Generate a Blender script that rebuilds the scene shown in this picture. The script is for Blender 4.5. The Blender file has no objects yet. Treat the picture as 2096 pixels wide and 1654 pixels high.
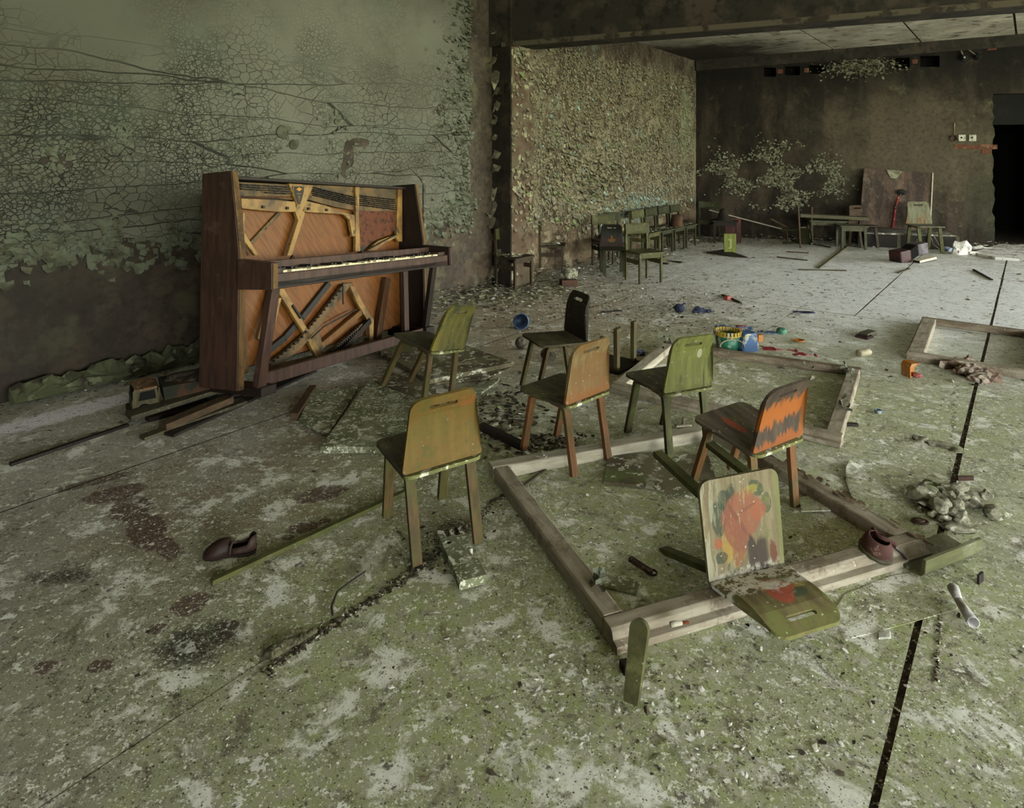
import bpy, bmesh, math, random
from mathutils import Vector, Matrix
from mathutils.geometry import delaunay_2d_cdt
random.seed(7)
R_=random.random
U=random.uniform
# ------------------------------------------------------------------ camera, sky, light, exposure
FPX,HOR,CX,CH=1312.0,317.0,1047.5,1.2
scn=bpy.context.scene
SKY=92.0
COL=scn.collection
camd=bpy.data.cameras.new('camera'); cam=bpy.data.objects.new('camera',camd); COL.objects.link(cam)
camd.sensor_fit='HORIZONTAL'; camd.sensor_width=36.0; camd.lens=FPX/2096*36
cam.location=(0,0,CH); cam.rotation_euler=(math.pi/2,0,0)
camd.shift_x=0.0; camd.shift_y=-(827-HOR)/2096; camd.clip_start=.02
scn.camera=cam
world=bpy.data.worlds.new('overcast_sky'); scn.world=world; world.use_nodes=True
wn=world.node_tree.nodes; wl=world.node_tree.links
bg=wn['Background']; bg.inputs[1].default_value=SKY
# overcast sky: three times brighter at the zenith than at the horizon, dull ground below
tcw=wn.new('ShaderNodeTexCoord'); spw=wn.new('ShaderNodeSeparateXYZ'); rw=wn.new('ShaderNodeValToRGB')
wl.new(tcw.outputs['Generated'],spw.inputs[0]); mw=wn.new('ShaderNodeMath'); mw.operation='MULTIPLY_ADD'; mw.inputs[1].default_value=.5; mw.inputs[2].default_value=.5
wl.new(spw.outputs[2],mw.inputs[0]); wl.new(mw.outputs[0],rw.inputs[0]); wl.new(rw.outputs[0],bg.inputs[0])
e=rw.color_ramp.elements; e[0].position=.52; e[0].color=(.13,.14,.10,1); e[1].position=1; e[1].color=(.93,.97,1,1)
q_=rw.color_ramp.elements.new(.60); q_.color=(.48,.50,.52,1)
scn.view_settings.view_transform='Standard'; scn.view_settings.look='None'
scn.view_settings.exposure=0.0; scn.view_settings.gamma=1.0; scn.view_settings.use_curve_mapping=False

def fl(px,py,z=0.0):
    D=(CH-z)*FPX/(py-HOR); return Vector(((px-CX)/FPX*D,D,z))
def at(px,py,D): return Vector(((px-CX)/FPX*D,D,CH-(py-HOR)/FPX*D))
def lin(c):
    return tuple(((v/255)/12.92 if v/255<=.04045 else (((v/255)+.055)/1.055)**2.4) for v in c)+(1,)

# ------------------------------------------------------------------ setting frame of reference
A0=fl(59,812); K=fl(1424,483); RB=fl(2036,506)
aw=(K-A0).normalized()                # along the left wall, away from the camera
nw=Vector((aw.y,-aw.x,0))             # into the room
bw=(RB-K).normalized()                # along the back wall, to the right
nb=Vector((bw.y,-bw.x,0))
def rayline(px,P,d):
    s=(px-CX)/FPX; t=(s*P.y-P.x)/(d.x-s*d.y); return P+d*t
LW=15.0; BW=6.5
CORNER2=K+bw*BW
# windows of the right wall are openings; area portals only guide sky light through them
WIN=[]                                # (start,end,sill,head) along right wall from the back corner
for i in range(5): WIN.append((.3+i*2.9,(2.85+i*2.9) if i<4 else 13.1,.2,2.85))
WIN[0]=(.1,2.85,0.0,2.85)             # first opening, unseen, runs to the floor; added to brighten the far floor
for (s,e,z0,z1) in WIN:
    l=bpy.data.lights.new('window_portal','AREA'); l.shape='RECTANGLE'; l.size=e-s; l.size_y=z1-z0
    l.cycles.is_portal=True
    o=bpy.data.objects.new('window_portal',l); COL.objects.link(o)
    c=CORNER2-aw*((s+e)/2); o.location=(c.x+nw.x*.3,c.y+nw.y*.3,(z0+z1)/2)
    d=-nw; o.rotation_euler=d.to_track_quat('-Z','Z').to_euler()

# ------------------------------------------------------------------ material builder
class NT:
    def __init__(s,name):
        s.m=bpy.data.materials.new(name); s.m.use_nodes=True; s.t=s.m.node_tree; s.n=s.t.nodes; s.l=s.t.links
        s.b=s.n['Principled BSDF']; s._p={}
    def new(s,k,**kw):
        n=s.n.new(k)
        for a,v in kw.items(): setattr(n,a,v)
        return n
    def co(s,kind='P',rnd=True):
        key=kind
        if key in s._p: return s._p[key]
        if kind=='P': o=s.new('ShaderNodeNewGeometry').outputs['Position']
        else:
            o=s.new('ShaderNodeTexCoord').outputs['Object']
        s._p[key]=o; return o
    def roff(s,v):
        oi=s.new('ShaderNodeObjectInfo'); m=s.new('ShaderNodeMath',operation='MULTIPLY'); s.l.new(oi.outputs['Random'],m.inputs[0]); m.inputs[1].default_value=37
        a=s.new('ShaderNodeVectorMath',operation='ADD'); s.l.new(v,a.inputs[0]); s.l.new(m.outputs[0],a.inputs[1]); return a.outputs[0]
    def mapv(s,v,sc=(1,1,1),rot=(0,0,0),loc=(0,0,0)):
        m=s.new('ShaderNodeMapping'); m.inputs['Scale'].default_value=sc; m.inputs['Rotation'].default_value=rot; m.inputs['Location'].default_value=loc
        s.l.new(v,m.inputs[0]); return m.outputs[0]
    def noise(s,v,sc,det=4,rough=.55,dist=0):
        n=s.new('ShaderNodeTexNoise'); n.inputs['Scale'].default_value=sc; n.inputs['Detail'].default_value=det; n.inputs['Roughness'].default_value=rough; n.inputs['Distortion'].default_value=dist
        s.l.new(v,n.inputs['Vector']); return n.outputs['Fac']
    def vor(s,v,sc,feat='F1',out='Distance',rand=1):
        n=s.new('ShaderNodeTexVoronoi',feature=feat); n.inputs['Scale'].default_value=sc; n.inputs['Randomness'].default_value=rand
        s.l.new(v,n.inputs['Vector']); return n.outputs[out]
    def warp(s,v,sc,amt):
        n=s.new('ShaderNodeTexNoise'); n.inputs['Scale'].default_value=sc; n.inputs['Detail'].default_value=3
        s.l.new(v,n.inputs['Vector'])
        a=s.new('ShaderNodeVectorMath',operation='SUBTRACT'); s.l.new(n.outputs['Color'],a.inputs[0]); a.inputs[1].default_value=(.5,.5,.5)
        b=s.new('ShaderNodeVectorMath',operation='SCALE'); s.l.new(a.outputs[0],b.inputs[0]); b.inputs['Scale'].default_value=amt
        c=s.new('ShaderNodeVectorMath',operation='ADD'); s.l.new(v,c.inputs[0]); s.l.new(b.outputs[0],c.inputs[1]); return c.outputs[0]
    def ss(s,v,lo,hi):
        n=s.new('ShaderNodeMapRange',interpolation_type='SMOOTHSTEP'); 
        if lo<=hi: n.inputs[1].default_value=lo; n.inputs[2].default_value=hi; n.inputs[3].default_value=0; n.inputs[4].default_value=1
        else: n.inputs[1].default_value=hi; n.inputs[2].default_value=lo; n.inputs[3].default_value=1; n.inputs[4].default_value=0
        s.l.new(v,n.inputs[0]); return n.outputs[0]
    def math(s,op,a,b=None,c=None):
        n=s.new('ShaderNodeMath',operation=op)
        for i,x in enumerate((a,b,c)):
            if x is None: continue
            if isinstance(x,(int,float)): n.inputs[i].default_value=x
            else: s.l.new(x,n.inputs[i])
        return n.outputs[0]
    def mix(s,f,a,b):
        n=s.new('ShaderNodeMix',data_type='RGBA')
        if isinstance(f,(int,float)): n.inputs[0].default_value=f
        else: s.l.new(f,n.inputs[0])
        for i,x in ((6,a),(7,b)):
            if isinstance(x,tuple): n.inputs[i].default_value=lin(x) if len(x)==3 else x
            else: s.l.new(x,n.inputs[i])
        return n.outputs[2]
    def sep(s,v):
        n=s.new('ShaderNodeSeparateXYZ'); s.l.new(v,n.inputs[0]); return n.outputs
    def blob(s,v,c,r,soft=.35,amp=.35,nz=None,rot=0):
        w=s.mapv(s.mapv(v,loc=(-c[0],-c[1],-c[2])),rot=(0,0,-rot)) if rot else s.mapv(v,loc=(-c[0],-c[1],-c[2]))
        w=s.mapv(w,sc=(1/r[0],1/r[1],1/r[2]))
        n=s.new('ShaderNodeVectorMath',operation='LENGTH'); s.l.new(w,n.inputs[0])
        d=n.outputs['Value']
        if nz is not None: d=s.math('MULTIPLY_ADD',s.math('SUBTRACT',nz,.5),amp*2,d)
        return s.ss(d,1+soft/2,1-soft/2)
    def bump(s,h,st,dist=.01,prev=None):
        n=s.new('ShaderNodeBump'); n.inputs['Strength'].default_value=st; n.inputs['Distance'].default_value=dist
        s.l.new(h,n.inputs['Height'])
        if prev is not None: s.l.new(prev,n.inputs['Normal'])
        return n.outputs[0]
    def gain(s,c,g):
        n=s.new('ShaderNodeVectorMath',operation='SCALE'); s.l.new(c,n.inputs[0]) if not isinstance(c,tuple) else setattr(n.inputs[0],'default_value',lin(c)[:3]); n.inputs['Scale'].default_value=g; return n.outputs[0]
    def out(s,col,rough=.8,nrm=None,spec=.3,metal=0):
        if isinstance(col,tuple): s.b.inputs['Base Color'].default_value=lin(col)
        else: s.l.new(col,s.b.inputs['Base Color'])
        if isinstance(rough,(int,float)): s.b.inputs['Roughness'].default_value=rough
        else: s.l.new(rough,s.b.inputs['Roughness'])
        s.b.inputs['Specular IOR Level'].default_value=spec; s.b.inputs['Metallic'].default_value=metal
        if nrm is not None: s.l.new(nrm,s.b.inputs['Normal'])
        return s.m
MATS={}
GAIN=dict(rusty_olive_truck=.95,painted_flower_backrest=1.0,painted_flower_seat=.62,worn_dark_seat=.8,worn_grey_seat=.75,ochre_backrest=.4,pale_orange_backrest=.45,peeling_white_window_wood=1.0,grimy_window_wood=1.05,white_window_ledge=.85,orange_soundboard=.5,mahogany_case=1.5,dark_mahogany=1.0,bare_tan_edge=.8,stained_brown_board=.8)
def grime(name,base,layers=(),rough=.8,bump=(60,.3,.004),kind='O',spec=.25,metal=0,specks=None):
    """base colour with noise layers: (colour, scale, lo, hi[, stretch[, detail]])"""
    if name in MATS: return MATS[name]
    t=NT(name); v=t.co(kind)
    if kind=='O': v=t.roff(v)
    c=base
    for i,L in enumerate(layers):
        col,sc,lo,hi=L[:4]; st=L[4] if len(L)>4 else (1,1,1); det=L[5] if len(L)>5 else 5
        vv=t.mapv(v,sc=st,loc=(i*3.7,i*1.9,i*5.1))
        c=t.mix(t.ss(t.noise(vv,sc,det,.6),lo,hi),c,col)
    if specks:
        for (col,sc,lo,hi) in specks:
            n=t.noise(v,sc*.12,3)
            d=t.noise(v,sc*.8,4,.68)
            c=t.mix(t.ss(t.math('MULTIPLY_ADD',n,.25,d),.70,.73),c,col)
    h=t.noise(v,bump[0],6,.65)
    MATS[name]=t.out(c,rough,t.bump(h,bump[1],bump[2]),spec,metal); return MATS[name]

# ------------------------------------------------------------------ mesh builder
class MB:
    def __init__(s): s.v=[]; s.f=[]; s.mi=[]
    def add(s,vs,fs,mi=0,M=None):
        n=len(s.v)
        if M is not None: vs=[M@Vector(v) for v in vs]
        s.v+= [tuple(v) for v in vs]; s.f+=[tuple(n+i for i in f) for f in fs]; s.mi+=[mi]*len(fs); return s
    def box(s,x0,x1,y0,y1,z0,z1,mi=0,M=None):
        vs=[(x0,y0,z0),(x1,y0,z0),(x1,y1,z0),(x0,y1,z0),(x0,y0,z1),(x1,y0,z1),(x1,y1,z1),(x0,y1,z1)]
        return s.add(vs,[(0,3,2,1),(4,5,6,7),(0,1,5,4),(1,2,6,5),(2,3,7,6),(3,0,4,7)],mi,M)
    def hexa(s,a,b,mi=0,M=None):
        """two quads a (bottom) and b (top)"""
        return s.add(list(a)+list(b),[(3,2,1,0),(4,5,6,7),(0,1,5,4),(1,2,6,5),(2,3,7,6),(3,0,4,7)],mi,M)
    def prism(s,pts,z0,z1,mi=0,M=None,ax=2):
        n=len(pts)
        def P(p,z):
            if ax==2: return (p[0],p[1],z)
            if ax==0: return (z,p[0],p[1])
            return (p[0],z,p[1])
        vs=[P(p,z0) for p in pts]+[P(p,z1) for p in pts]
        fs=[tuple(range(n-1,-1,-1)),tuple(range(n,2*n))]+[(i,(i+1)%n,n+(i+1)%n,n+i) for i in range(n)]
        return s.add(vs,fs,mi,M)
    def sweep(s,path,w,t,up=(1,0,0),mi=0,M=None,taper=None):
        """rectangular bar along path; w across `up`, t the other way"""
        path=[Vector(p) for p in path]; n=len(path); vs=[]; up=Vector(up)
        for i,p in enumerate(path):
            d=(path[min(i+1,n-1)]-path[max(i-1,0)]).normalized()
            u=(up-d*up.dot(d)).normalized(); q=d.cross(u)
            k=1 if not taper else 1+(taper-1)*i/(n-1)
            for a,b in ((-1,-1),(1,-1),(1,1),(-1,1)): vs.append(p+u*(a*w/2*k)+q*(b*t/2*k))
        fs=[(0,1,2,3),tuple(4*(n-1)+k for k in (3,2,1,0))]
        for i in range(n-1):
            for k in range(4):
                fs.append((4*i+k,4*i+4+k,4*i+4+(k+1)%4,4*i+(k+1)%4))
        return s.add(vs,fs,mi,M)
    def tube(s,path,r,seg=8,mi=0,M=None,cap=True):
        path=[Vector(p) for p in path]; n=len(path); vs=[]
        rr=r if isinstance(r,(list,tuple)) else [r]*n
        d0=(path[1]-path[0]).normalized(); u=d0.orthogonal().normalized()
        for i,p in enumerate(path):
            d=(path[min(i+1,n-1)]-path[max(i-1,0)]).normalized()
            u=(u-d*u.dot(d)).normalized(); q=d.cross(u)
            for k in range(seg):
                a=2*math.pi*k/seg; vs.append(p+(u*math.cos(a)+q*math.sin(a))*rr[i])
        fs=[(seg*i+k,seg*i+(k+1)%seg,seg*i+seg+(k+1)%seg,seg*i+seg+k) for i in range(n-1) for k in range(seg)]
        if cap: fs+=[tuple(range(seg-1,-1,-1)),tuple(seg*(n-1)+k for k in range(seg))]
        return s.add(vs,fs,mi,M)
    def lathe(s,prof,seg=20,mi=0,M=None,sx=1,sy=1):
        n=len(prof); vs=[]
        for r,z in prof:
            for k in range(seg):
                a=2*math.pi*k/seg; vs.append((r*math.cos(a)*sx,r*math.sin(a)*sy,z))
        fs=[(seg*i+k,seg*i+(k+1)%seg,seg*i+seg+(k+1)%seg,seg*i+seg+k) for i in range(n-1) for k in range(seg)]
        return s.add(vs,fs,mi,M)
    def blob(s,c,r,amp=.3,sub=2,mi=0,M=None,seed=0,flat=None):
        bm=bmesh.new(); bmesh.ops.create_icosphere(bm,subdivisions=sub,radius=1)
        rd=random.Random(seed or int(R_()*1e6)); ph=[(Vector((rd.uniform(-1,1),rd.uniform(-1,1),rd.uniform(-1,1)))*rd.uniform(2,6),rd.uniform(0,6)) for _ in range(6)]
        vs=[]
        for v in bm.verts:
            k=1+amp*sum(math.sin(v.co.dot(p)+q) for p,q in ph)/3+rd.uniform(-.3,.3)*amp
            p=Vector((v.co.x*r[0],v.co.y*r[1],v.co.z*r[2]))*k+Vector(c)
            if flat is not None and p.z<flat: p.z=flat
            vs.append(p)
        fs=[tuple(v.index for v in f.verts) for f in bm.faces]; bm.free()
        return s.add(vs,fs,mi,M)
    def plate(s,outline,thick,holes=(),deform=None,grid=.02,mi=0,M=None):
        """flat board with holes in (x,y), bent by deform(x,y)->Vector, thickness along its normal"""
        pts=[Vector(p) for p in outline]; edges=[(i,(i+1)%len(pts)) for i in range(len(pts))]
        for h in holes:
            b=len(pts); pts+=[Vector(p) for p in h]; edges+=[(b+i,b+(i+1)%len(h)) for i in range(len(h))]
        xs=[p[0] for p in outline]; ys=[p[1] for p in outline]
        def inside(x,y,poly):
            c=False;n=len(poly)
            for i in range(n):
                x1,y1=poly[i][:2];x2,y2=poly[(i+1)%n][:2]
                if (y1>y)!=(y2>y) and x<(x2-x1)*(y-y1)/(y2-y1)+x1: c=not c
            return c
        if grid:
            nx=max(1,int((max(xs)-min(xs))/grid)); ny=max(1,int((max(ys)-min(ys))/grid))
            for i in range(1,nx):
                for j in range(1,ny):
                    x=min(xs)+(max(xs)-min(xs))*i/nx; y=min(ys)+(max(ys)-min(ys))*j/ny
                    if inside(x,y,outline) and not any(inside(x,y,h) for h in holes): pts.append(Vector((x,y)))
        V,E,Fc,_,_,_=delaunay_2d_cdt([Vector((p[0],p[1])) for p in pts],edges,[],0,1e-5)
        tri=[]
        for f in Fc:
            cx=sum(V[i][0] for i in f)/len(f); cy=sum(V[i][1] for i in f)/len(f)
            if inside(cx,cy,outline) and not any(inside(cx,cy,h) for h in holes): tri.append(tuple(f))
        D=deform or (lambda x,y: Vector((x,y,0)))
        e=1e-3; top=[];bot=[]
        for p in V:
            a=D(p[0],p[1]); nx_=(D(p[0]+e,p[1])-a).cross(D(p[0],p[1]+e)-a).normalized()
            top.append(a+nx_*thick/2); bot.append(a-nx_*thick/2)
        n=len(V); cnt={}
        for f in tri:
            for i in range(len(f)):
                a,b=f[i],f[(i+1)%len(f)]; cnt[(a,b)]=1
        fs=list(tri)+[tuple(n+i for i in reversed(f)) for f in tri]
        for (a,b) in cnt:
            if (b,a) not in cnt: fs.append((a,n+a,n+b,b))
        return s.add(top+bot,fs,mi,M)
    def build(s,name,mat,parent=None,bevel=0,smooth=False,seg=2,origin=None):
        me=bpy.data.meshes.new(name)
        if origin is not None:
            o_=Vector(origin); s.v=[tuple(Vector(v)-o_) for v in s.v]
        me.from_pydata(s.v,[],s.f)
        for m in (mat if isinstance(mat,(list,tuple)) else [mat]): me.materials.append(m)
        if any(s.mi): me.polygons.foreach_set('material_index',s.mi)
        if smooth: me.polygons.foreach_set('use_smooth',[True]*len(me.polygons))
        me.update()
        o=bpy.data.objects.new(name,me); COL.objects.link(o)
        if origin is not None: o.location=origin
        if parent is not None: o.parent=parent
        if bevel:
            b=o.modifiers.new('bevel','BEVEL'); b.width=bevel; b.segments=seg; b.limit_method='ANGLE'; b.angle_limit=.6
        return o
def tag(o,label=None,cat=None,group=None,kind=None):
    if label: o['label']=label
    if cat: o['category']=cat
    if group: o['group']=group
    if kind: o['kind']=kind
    return o
def empty(name,loc=(0,0,0),rz=0,M=None):
    o=bpy.data.objects.new(name,None); COL.objects.link(o); o.empty_display_size=.05
    if M is not None: o.matrix_world=M
    else: o.location=loc; o.rotation_euler=(0,0,rz)
    return o
def copy_tree(o,parent=None):
    c=o.copy(); COL.objects.link(c)
    if parent is not None: c.parent=parent
    for ch in list(o.children): copy_tree(ch,c)
    return c
def rotm(w):
    w=Vector(w); th=w.length
    return Matrix.Rotation(th,4,w/th) if th>1e-9 else Matrix.Identity(4)
def frameM(o,x,y,z=(0,0,1)):
    x=Vector(x);y=Vector(y);z=Vector(z)
    return Matrix(((x.x,y.x,z.x,o[0]),(x.y,y.y,z.y,o[1]),(x.z,y.z,z.z,o[2]),(0,0,0,1)))
def rrect(w0,w1,y0,y1,r0,r1,n=5,dx=0):
    """rounded trapezoid: half widths w0 at y0, w1 at y1; corner radii r0,r1"""
    P=[]
    def arc(cx,cy,r,a0,a1):
        for i in range(n+1):
            a=math.radians(a0+(a1-a0)*i/n); P.append((cx+r*math.cos(a),cy+r*math.sin(a)))
    arc(w0-r0,y0+r0,r0,-90,0); arc(w1-r1,y1-r1,r1,0,90); arc(-w1+r1,y1-r1,r1,90,180); arc(-w0+r0,y0+r0,r0,180,270)
    return [(p[0]+dx,p[1]) for p in P]

# ------------------------------------------------------------------ materials of the setting
def floor_mat(name='floor_linoleum',dark=False):
    t=NT(name); v=t.co('P'); w=t.warp(v,3,.25)
    big=t.noise(w,.9,5); mid=t.noise(w,4,6,.65); fine=t.noise(v,26,8,.7); ff=t.noise(v,120,4,.7)
    c=t.mix(t.ss(mid,.3,.7),(172,170,160),(146,143,133))
    # wood-coloured dirt of the middle and back left
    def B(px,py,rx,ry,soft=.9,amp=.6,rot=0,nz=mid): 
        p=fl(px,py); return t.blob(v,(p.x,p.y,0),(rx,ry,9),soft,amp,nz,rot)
    c=t.mix(t.math('MULTIPLY',B(1250,640,1.5,1.6),.75),c,(150,132,108))
    c=t.mix(t.math('MULTIPLY',B(600,1000,.7,.6),t.ss(mid,.35,.6)),c,(122,106,86))
    c=t.mix(t.math('MULTIPLY',B(250,1250,1.1,1.3,1.4,.6),.55),c,(116,110,94))  # lens vignette put into the floor colour at the near left
    # moss: the near right half
    moss=t.math('MAXIMUM',B(1450,1150,1.15,1.35,1.2,.9,nz=big),t.math('MAXIMUM',B(1800,800,1.3,1.5,1.2,.9,nz=big),B(1000,1330,.8,.6,1.2,.7)))
    moss=t.math('MULTIPLY',moss,t.ss(fine,.28,.62)); 
    c=t.mix(t.math('MULTIPLY',moss,.9),c,(134,144,92))
    c=t.mix(t.math('MULTIPLY',t.ss(t.noise(w,2.2,6,.6),.52,.68),t.ss(fine,.35,.6)),c,(136,140,112))
    c=t.mix(t.math('MULTIPLY',t.ss(t.noise(t.mapv(w,loc=(5,2,0)),5.5,6,.7),.5,.62),t.ss(fine,.45,.62)),c,(112,111,98))
    c=t.mix(t.math('MULTIPLY',t.ss(t.noise(t.mapv(w,loc=(9,1,0)),7,7,.7),.53,.62),.8),c,(212,213,206))
    # pale glare of the far windows put into the floor colour, far right
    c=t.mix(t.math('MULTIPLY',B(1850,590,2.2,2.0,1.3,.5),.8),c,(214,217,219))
    p_=fl(165,838); c=t.mix(t.math('MULTIPLY',t.blob(v,(p_.x,p_.y,0),(.55,.085,9),.6,.7,fine,math.atan2(aw.y,aw.x)),.85),c,(226,222,232))
    # bare red-brown backing where the sheet has worn through
    rb=None
    for (px,py,rx,ry,rot) in ((235,1010,.10,.055,.5),(265,1040,.09,.06,-.9),(300,1085,.12,.055,-.9),(340,1120,.07,.03,-.8),(195,985,.12,.03,.6),(390,1236,.045,.045,0),(320,1287,.025,.02,0),(620,1080,.055,.03,.3),(590,1100,.02,.015,0),(205,1362,.03,.02,0),(465,1280,.03,.02,0),(90,1366,.03,.02,0),(665,1066,.02,.015,0),(460,1300,.02,.015,0),(660,1010,.09,.05,.5)):
        p=fl(px,py); b=t.blob(v,(p.x,p.y,0),(rx,ry,9),.12,.55,fine,rot); rb=b if rb is None else t.math('MAXIMUM',rb,b)
    c=t.mix(t.math('MULTIPLY',rb,.9),c,t.mix(t.ss(ff,.5,.6),(70,50,42),(98,84,74)))
    # black mould patches
    for (px,py,rx,ry) in ((410,1310,.09,.07),(380,1330,.06,.05),(120,1180,.1,.03),(860,1150,.05,.05),(940,1080,.06,.05)):
        b=B(px,py,rx,ry,1.0,.9,nz=fine); c=t.mix(t.math('MULTIPLY',b,t.ss(ff,.3,.6)),c,(40,38,32))
    c=t.mix(t.math('MULTIPLY',t.ss(t.noise(t.mapv(w,loc=(3,3,1)),14,8,.75),.54,.64),.8),c,(92,86,70))
    # flecks of fallen whitewash and dark crumbs
    n2=t.noise(v,1.7,3)
    for (col,sc,th,off) in (((206,208,196),52,.085,0),((200,202,190),120,.12,3),((44,40,32),75,.10,7),((52,46,36),140,.12,5)):
        q=t.mapv(t.warp(v,sc*1.4,.5/sc),loc=(off,off*.7,0),sc=(1,1,.1)); d=t.vor(q,sc)
        k=t.math('MULTIPLY_ADD',n2,-.22,d); c=t.mix(t.ss(k,th+.0,th-.05-.09),c,col)
    for (sc,lo,col) in ((38,.585,(214,216,208)),(75,.59,(206,208,200)),(17,.60,(210,212,206))):
        m_=t.ss(t.noise(t.mapv(v,loc=(sc,2,0)),sc,4,.72),lo,lo+.03); g_=t.ss(t.noise(t.mapv(v,loc=(1,sc,0)),2.6,4,.6),.38,.62)
        c=t.mix(t.math('MULTIPLY',m_,g_),c,col)
    for (sc,lo) in ((60,.60),(24,.61),(11,.63)):
        c=t.mix(t.math('MULTIPLY',t.ss(t.noise(t.mapv(v,loc=(3,sc,0)),sc,5,.75),lo,lo+.04),.85),c,(62,56,44))
    if dark: c=t.mix(.75,c,(24,21,17))
    n=t.bump(mid,.25,.02); n=t.bump(fine,.45,.006,n); n=t.bump(ff,.35,.002,n)
    return t.out(t.gain(c,1.4),.55,n,.4)
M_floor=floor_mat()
M_sub=grime('dark_subfloor',(52,44,36),[((84,72,58),30,.45,.6),((190,180,160),90,.56,.62)],kind='P')

def wall_left_mat():
    # object coordinates: x = distance from back corner towards the camera, z = height
    t=NT('cracked_green_paint_wall'); v=t.co('O'); X,Y,Z=t.sep(v)
    w=t.warp(v,1.5,.12); big=t.noise(v,.8,4); mid=t.noise(w,3,6,.6); fine=t.noise(v,22,8,.7); rag=t.noise(t.mapv(v,sc=(1.2,1,1)),5.5,8,.72)
    paint=t.mix(t.ss(big,.35,.68),(146,145,130),(120,117,102))
    paint=t.mix(t.math('MULTIPLY',t.ss(mid,.5,.75),.5),paint,(104,98,84))
    paint=t.mix(t.math('MULTIPLY',t.ss(X,6.2,8.2),.5),paint,(92,92,74))  # light falloff painted in: wall paint darkens towards the camera end
    # alligator cracks in three sizes, only where the noise lets them open
    cr=None
    for (sc,lo,th,wa) in ((8,.50,.022,.08),(17,.40,.032,.04),(36,.46,.075,.02)):
        q=t.mapv(t.warp(v,sc*.6,wa),sc=(1,1,1.25)); d=t.vor(q,sc,'DISTANCE_TO_EDGE')
        g=t.ss(t.noise(t.mapv(v,loc=(sc,0,sc)),1.3,4,.6),lo,lo+.22)
        line=t.math('MULTIPLY',t.ss(d,th,th*.15),g); cr=line if cr is None else t.math('MAXIMUM',cr,line)
    q=t.mapv(t.warp(v,2,.10),sc=(.22,1,2.6)); d=t.vor(q,2.6,'DISTANCE_TO_EDGE')
    cr=t.math('MAXIMUM',cr,t.math('MULTIPLY',t.ss(d,.014,.003),t.ss(Z,1.95,1.6)))
    up=t.ss(t.math('MULTIPLY_ADD',t.math('SUBTRACT',big,.5),1.2,Z),2.15,1.5); cr=t.math('MULTIPLY',cr,t.math('MULTIPLY_ADD',up,.8,.2))
    paint=t.mix(t.math('MULTIPLY',cr,.95),paint,(36,36,28))
    paint=t.mix(t.math('MULTIPLY',t.ss(t.noise(t.mapv(w,loc=(7,0,1)),2.3,5,.6),.5,.64),.35),paint,(122,132,116))
    bare=t.mix(t.ss(mid,.3,.62),(62,50,40),(96,84,70))
    bare=t.mix(t.math('MULTIPLY',t.ss(fine,.45,.65),.6),bare,(40,32,25))
    bare=t.mix(t.math('MULTIPLY',t.ss(t.noise(t.mapv(w,loc=(1,0,8)),3.6,7,.7),.52,.6),.6),bare,(118,100,80))
    bare=t.mix(t.math('MULTIPLY',t.ss(t.noise(t.mapv(w,loc=(4,0,2)),2.4,6,.65),.55,.64),.7),bare,(120,116,88))
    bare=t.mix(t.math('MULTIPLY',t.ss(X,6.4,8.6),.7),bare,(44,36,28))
    # ragged lower limit of the paint, and the bare strip beside the pilaster
    zz=t.math('MULTIPLY_ADD',t.math('SUBTRACT',rag,.5),-.55,Z); zz=t.math('MULTIPLY_ADD',t.math('SUBTRACT',t.noise(v,1.1,3),.5),-.5,zz)
    lower=t.ss(zz,.66,.645)
    xs=t.math('MULTIPLY_ADD',t.math('SUBTRACT',rag,.5),1.1,X); strip=t.ss(xs,STRIP+.02,STRIP)
    m=t.math('MAXIMUM',lower,strip)
    # a few holes where plaster shows
    for (px,py,rx,rz) in ((712,318,.05,.10),(735,292,.09,.03),(705,345,.03,.07),(250,272,.02,.05),(115,330,.07,.04),(902,225,.05,.05)):
        p=rayline(px,A0,aw); u=(K-p).length; z=CH-(py-HOR)/FPX*p.y
        m=t.math('MAXIMUM',m,t.blob(v,(u,0,z),(rx,9,rz),.1,.9,rag))
    c=t.mix(m,paint,bare)
    cr2=t.math('MULTIPLY',cr,t.math('SUBTRACT',1,m))
    h=t.math('SUBTRACT',t.math('MULTIPLY',t.math('SUBTRACT',1,m),.6),cr2)
    n=t.bump(h,.9,.012); n=t.bump(fine,.3,.004,n); n=t.bump(mid,.3,.03,n)
    return t.out(t.gain(c,.60),.7,n,.3)
STRIP=(K-rayline(960,A0,aw)).length
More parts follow.
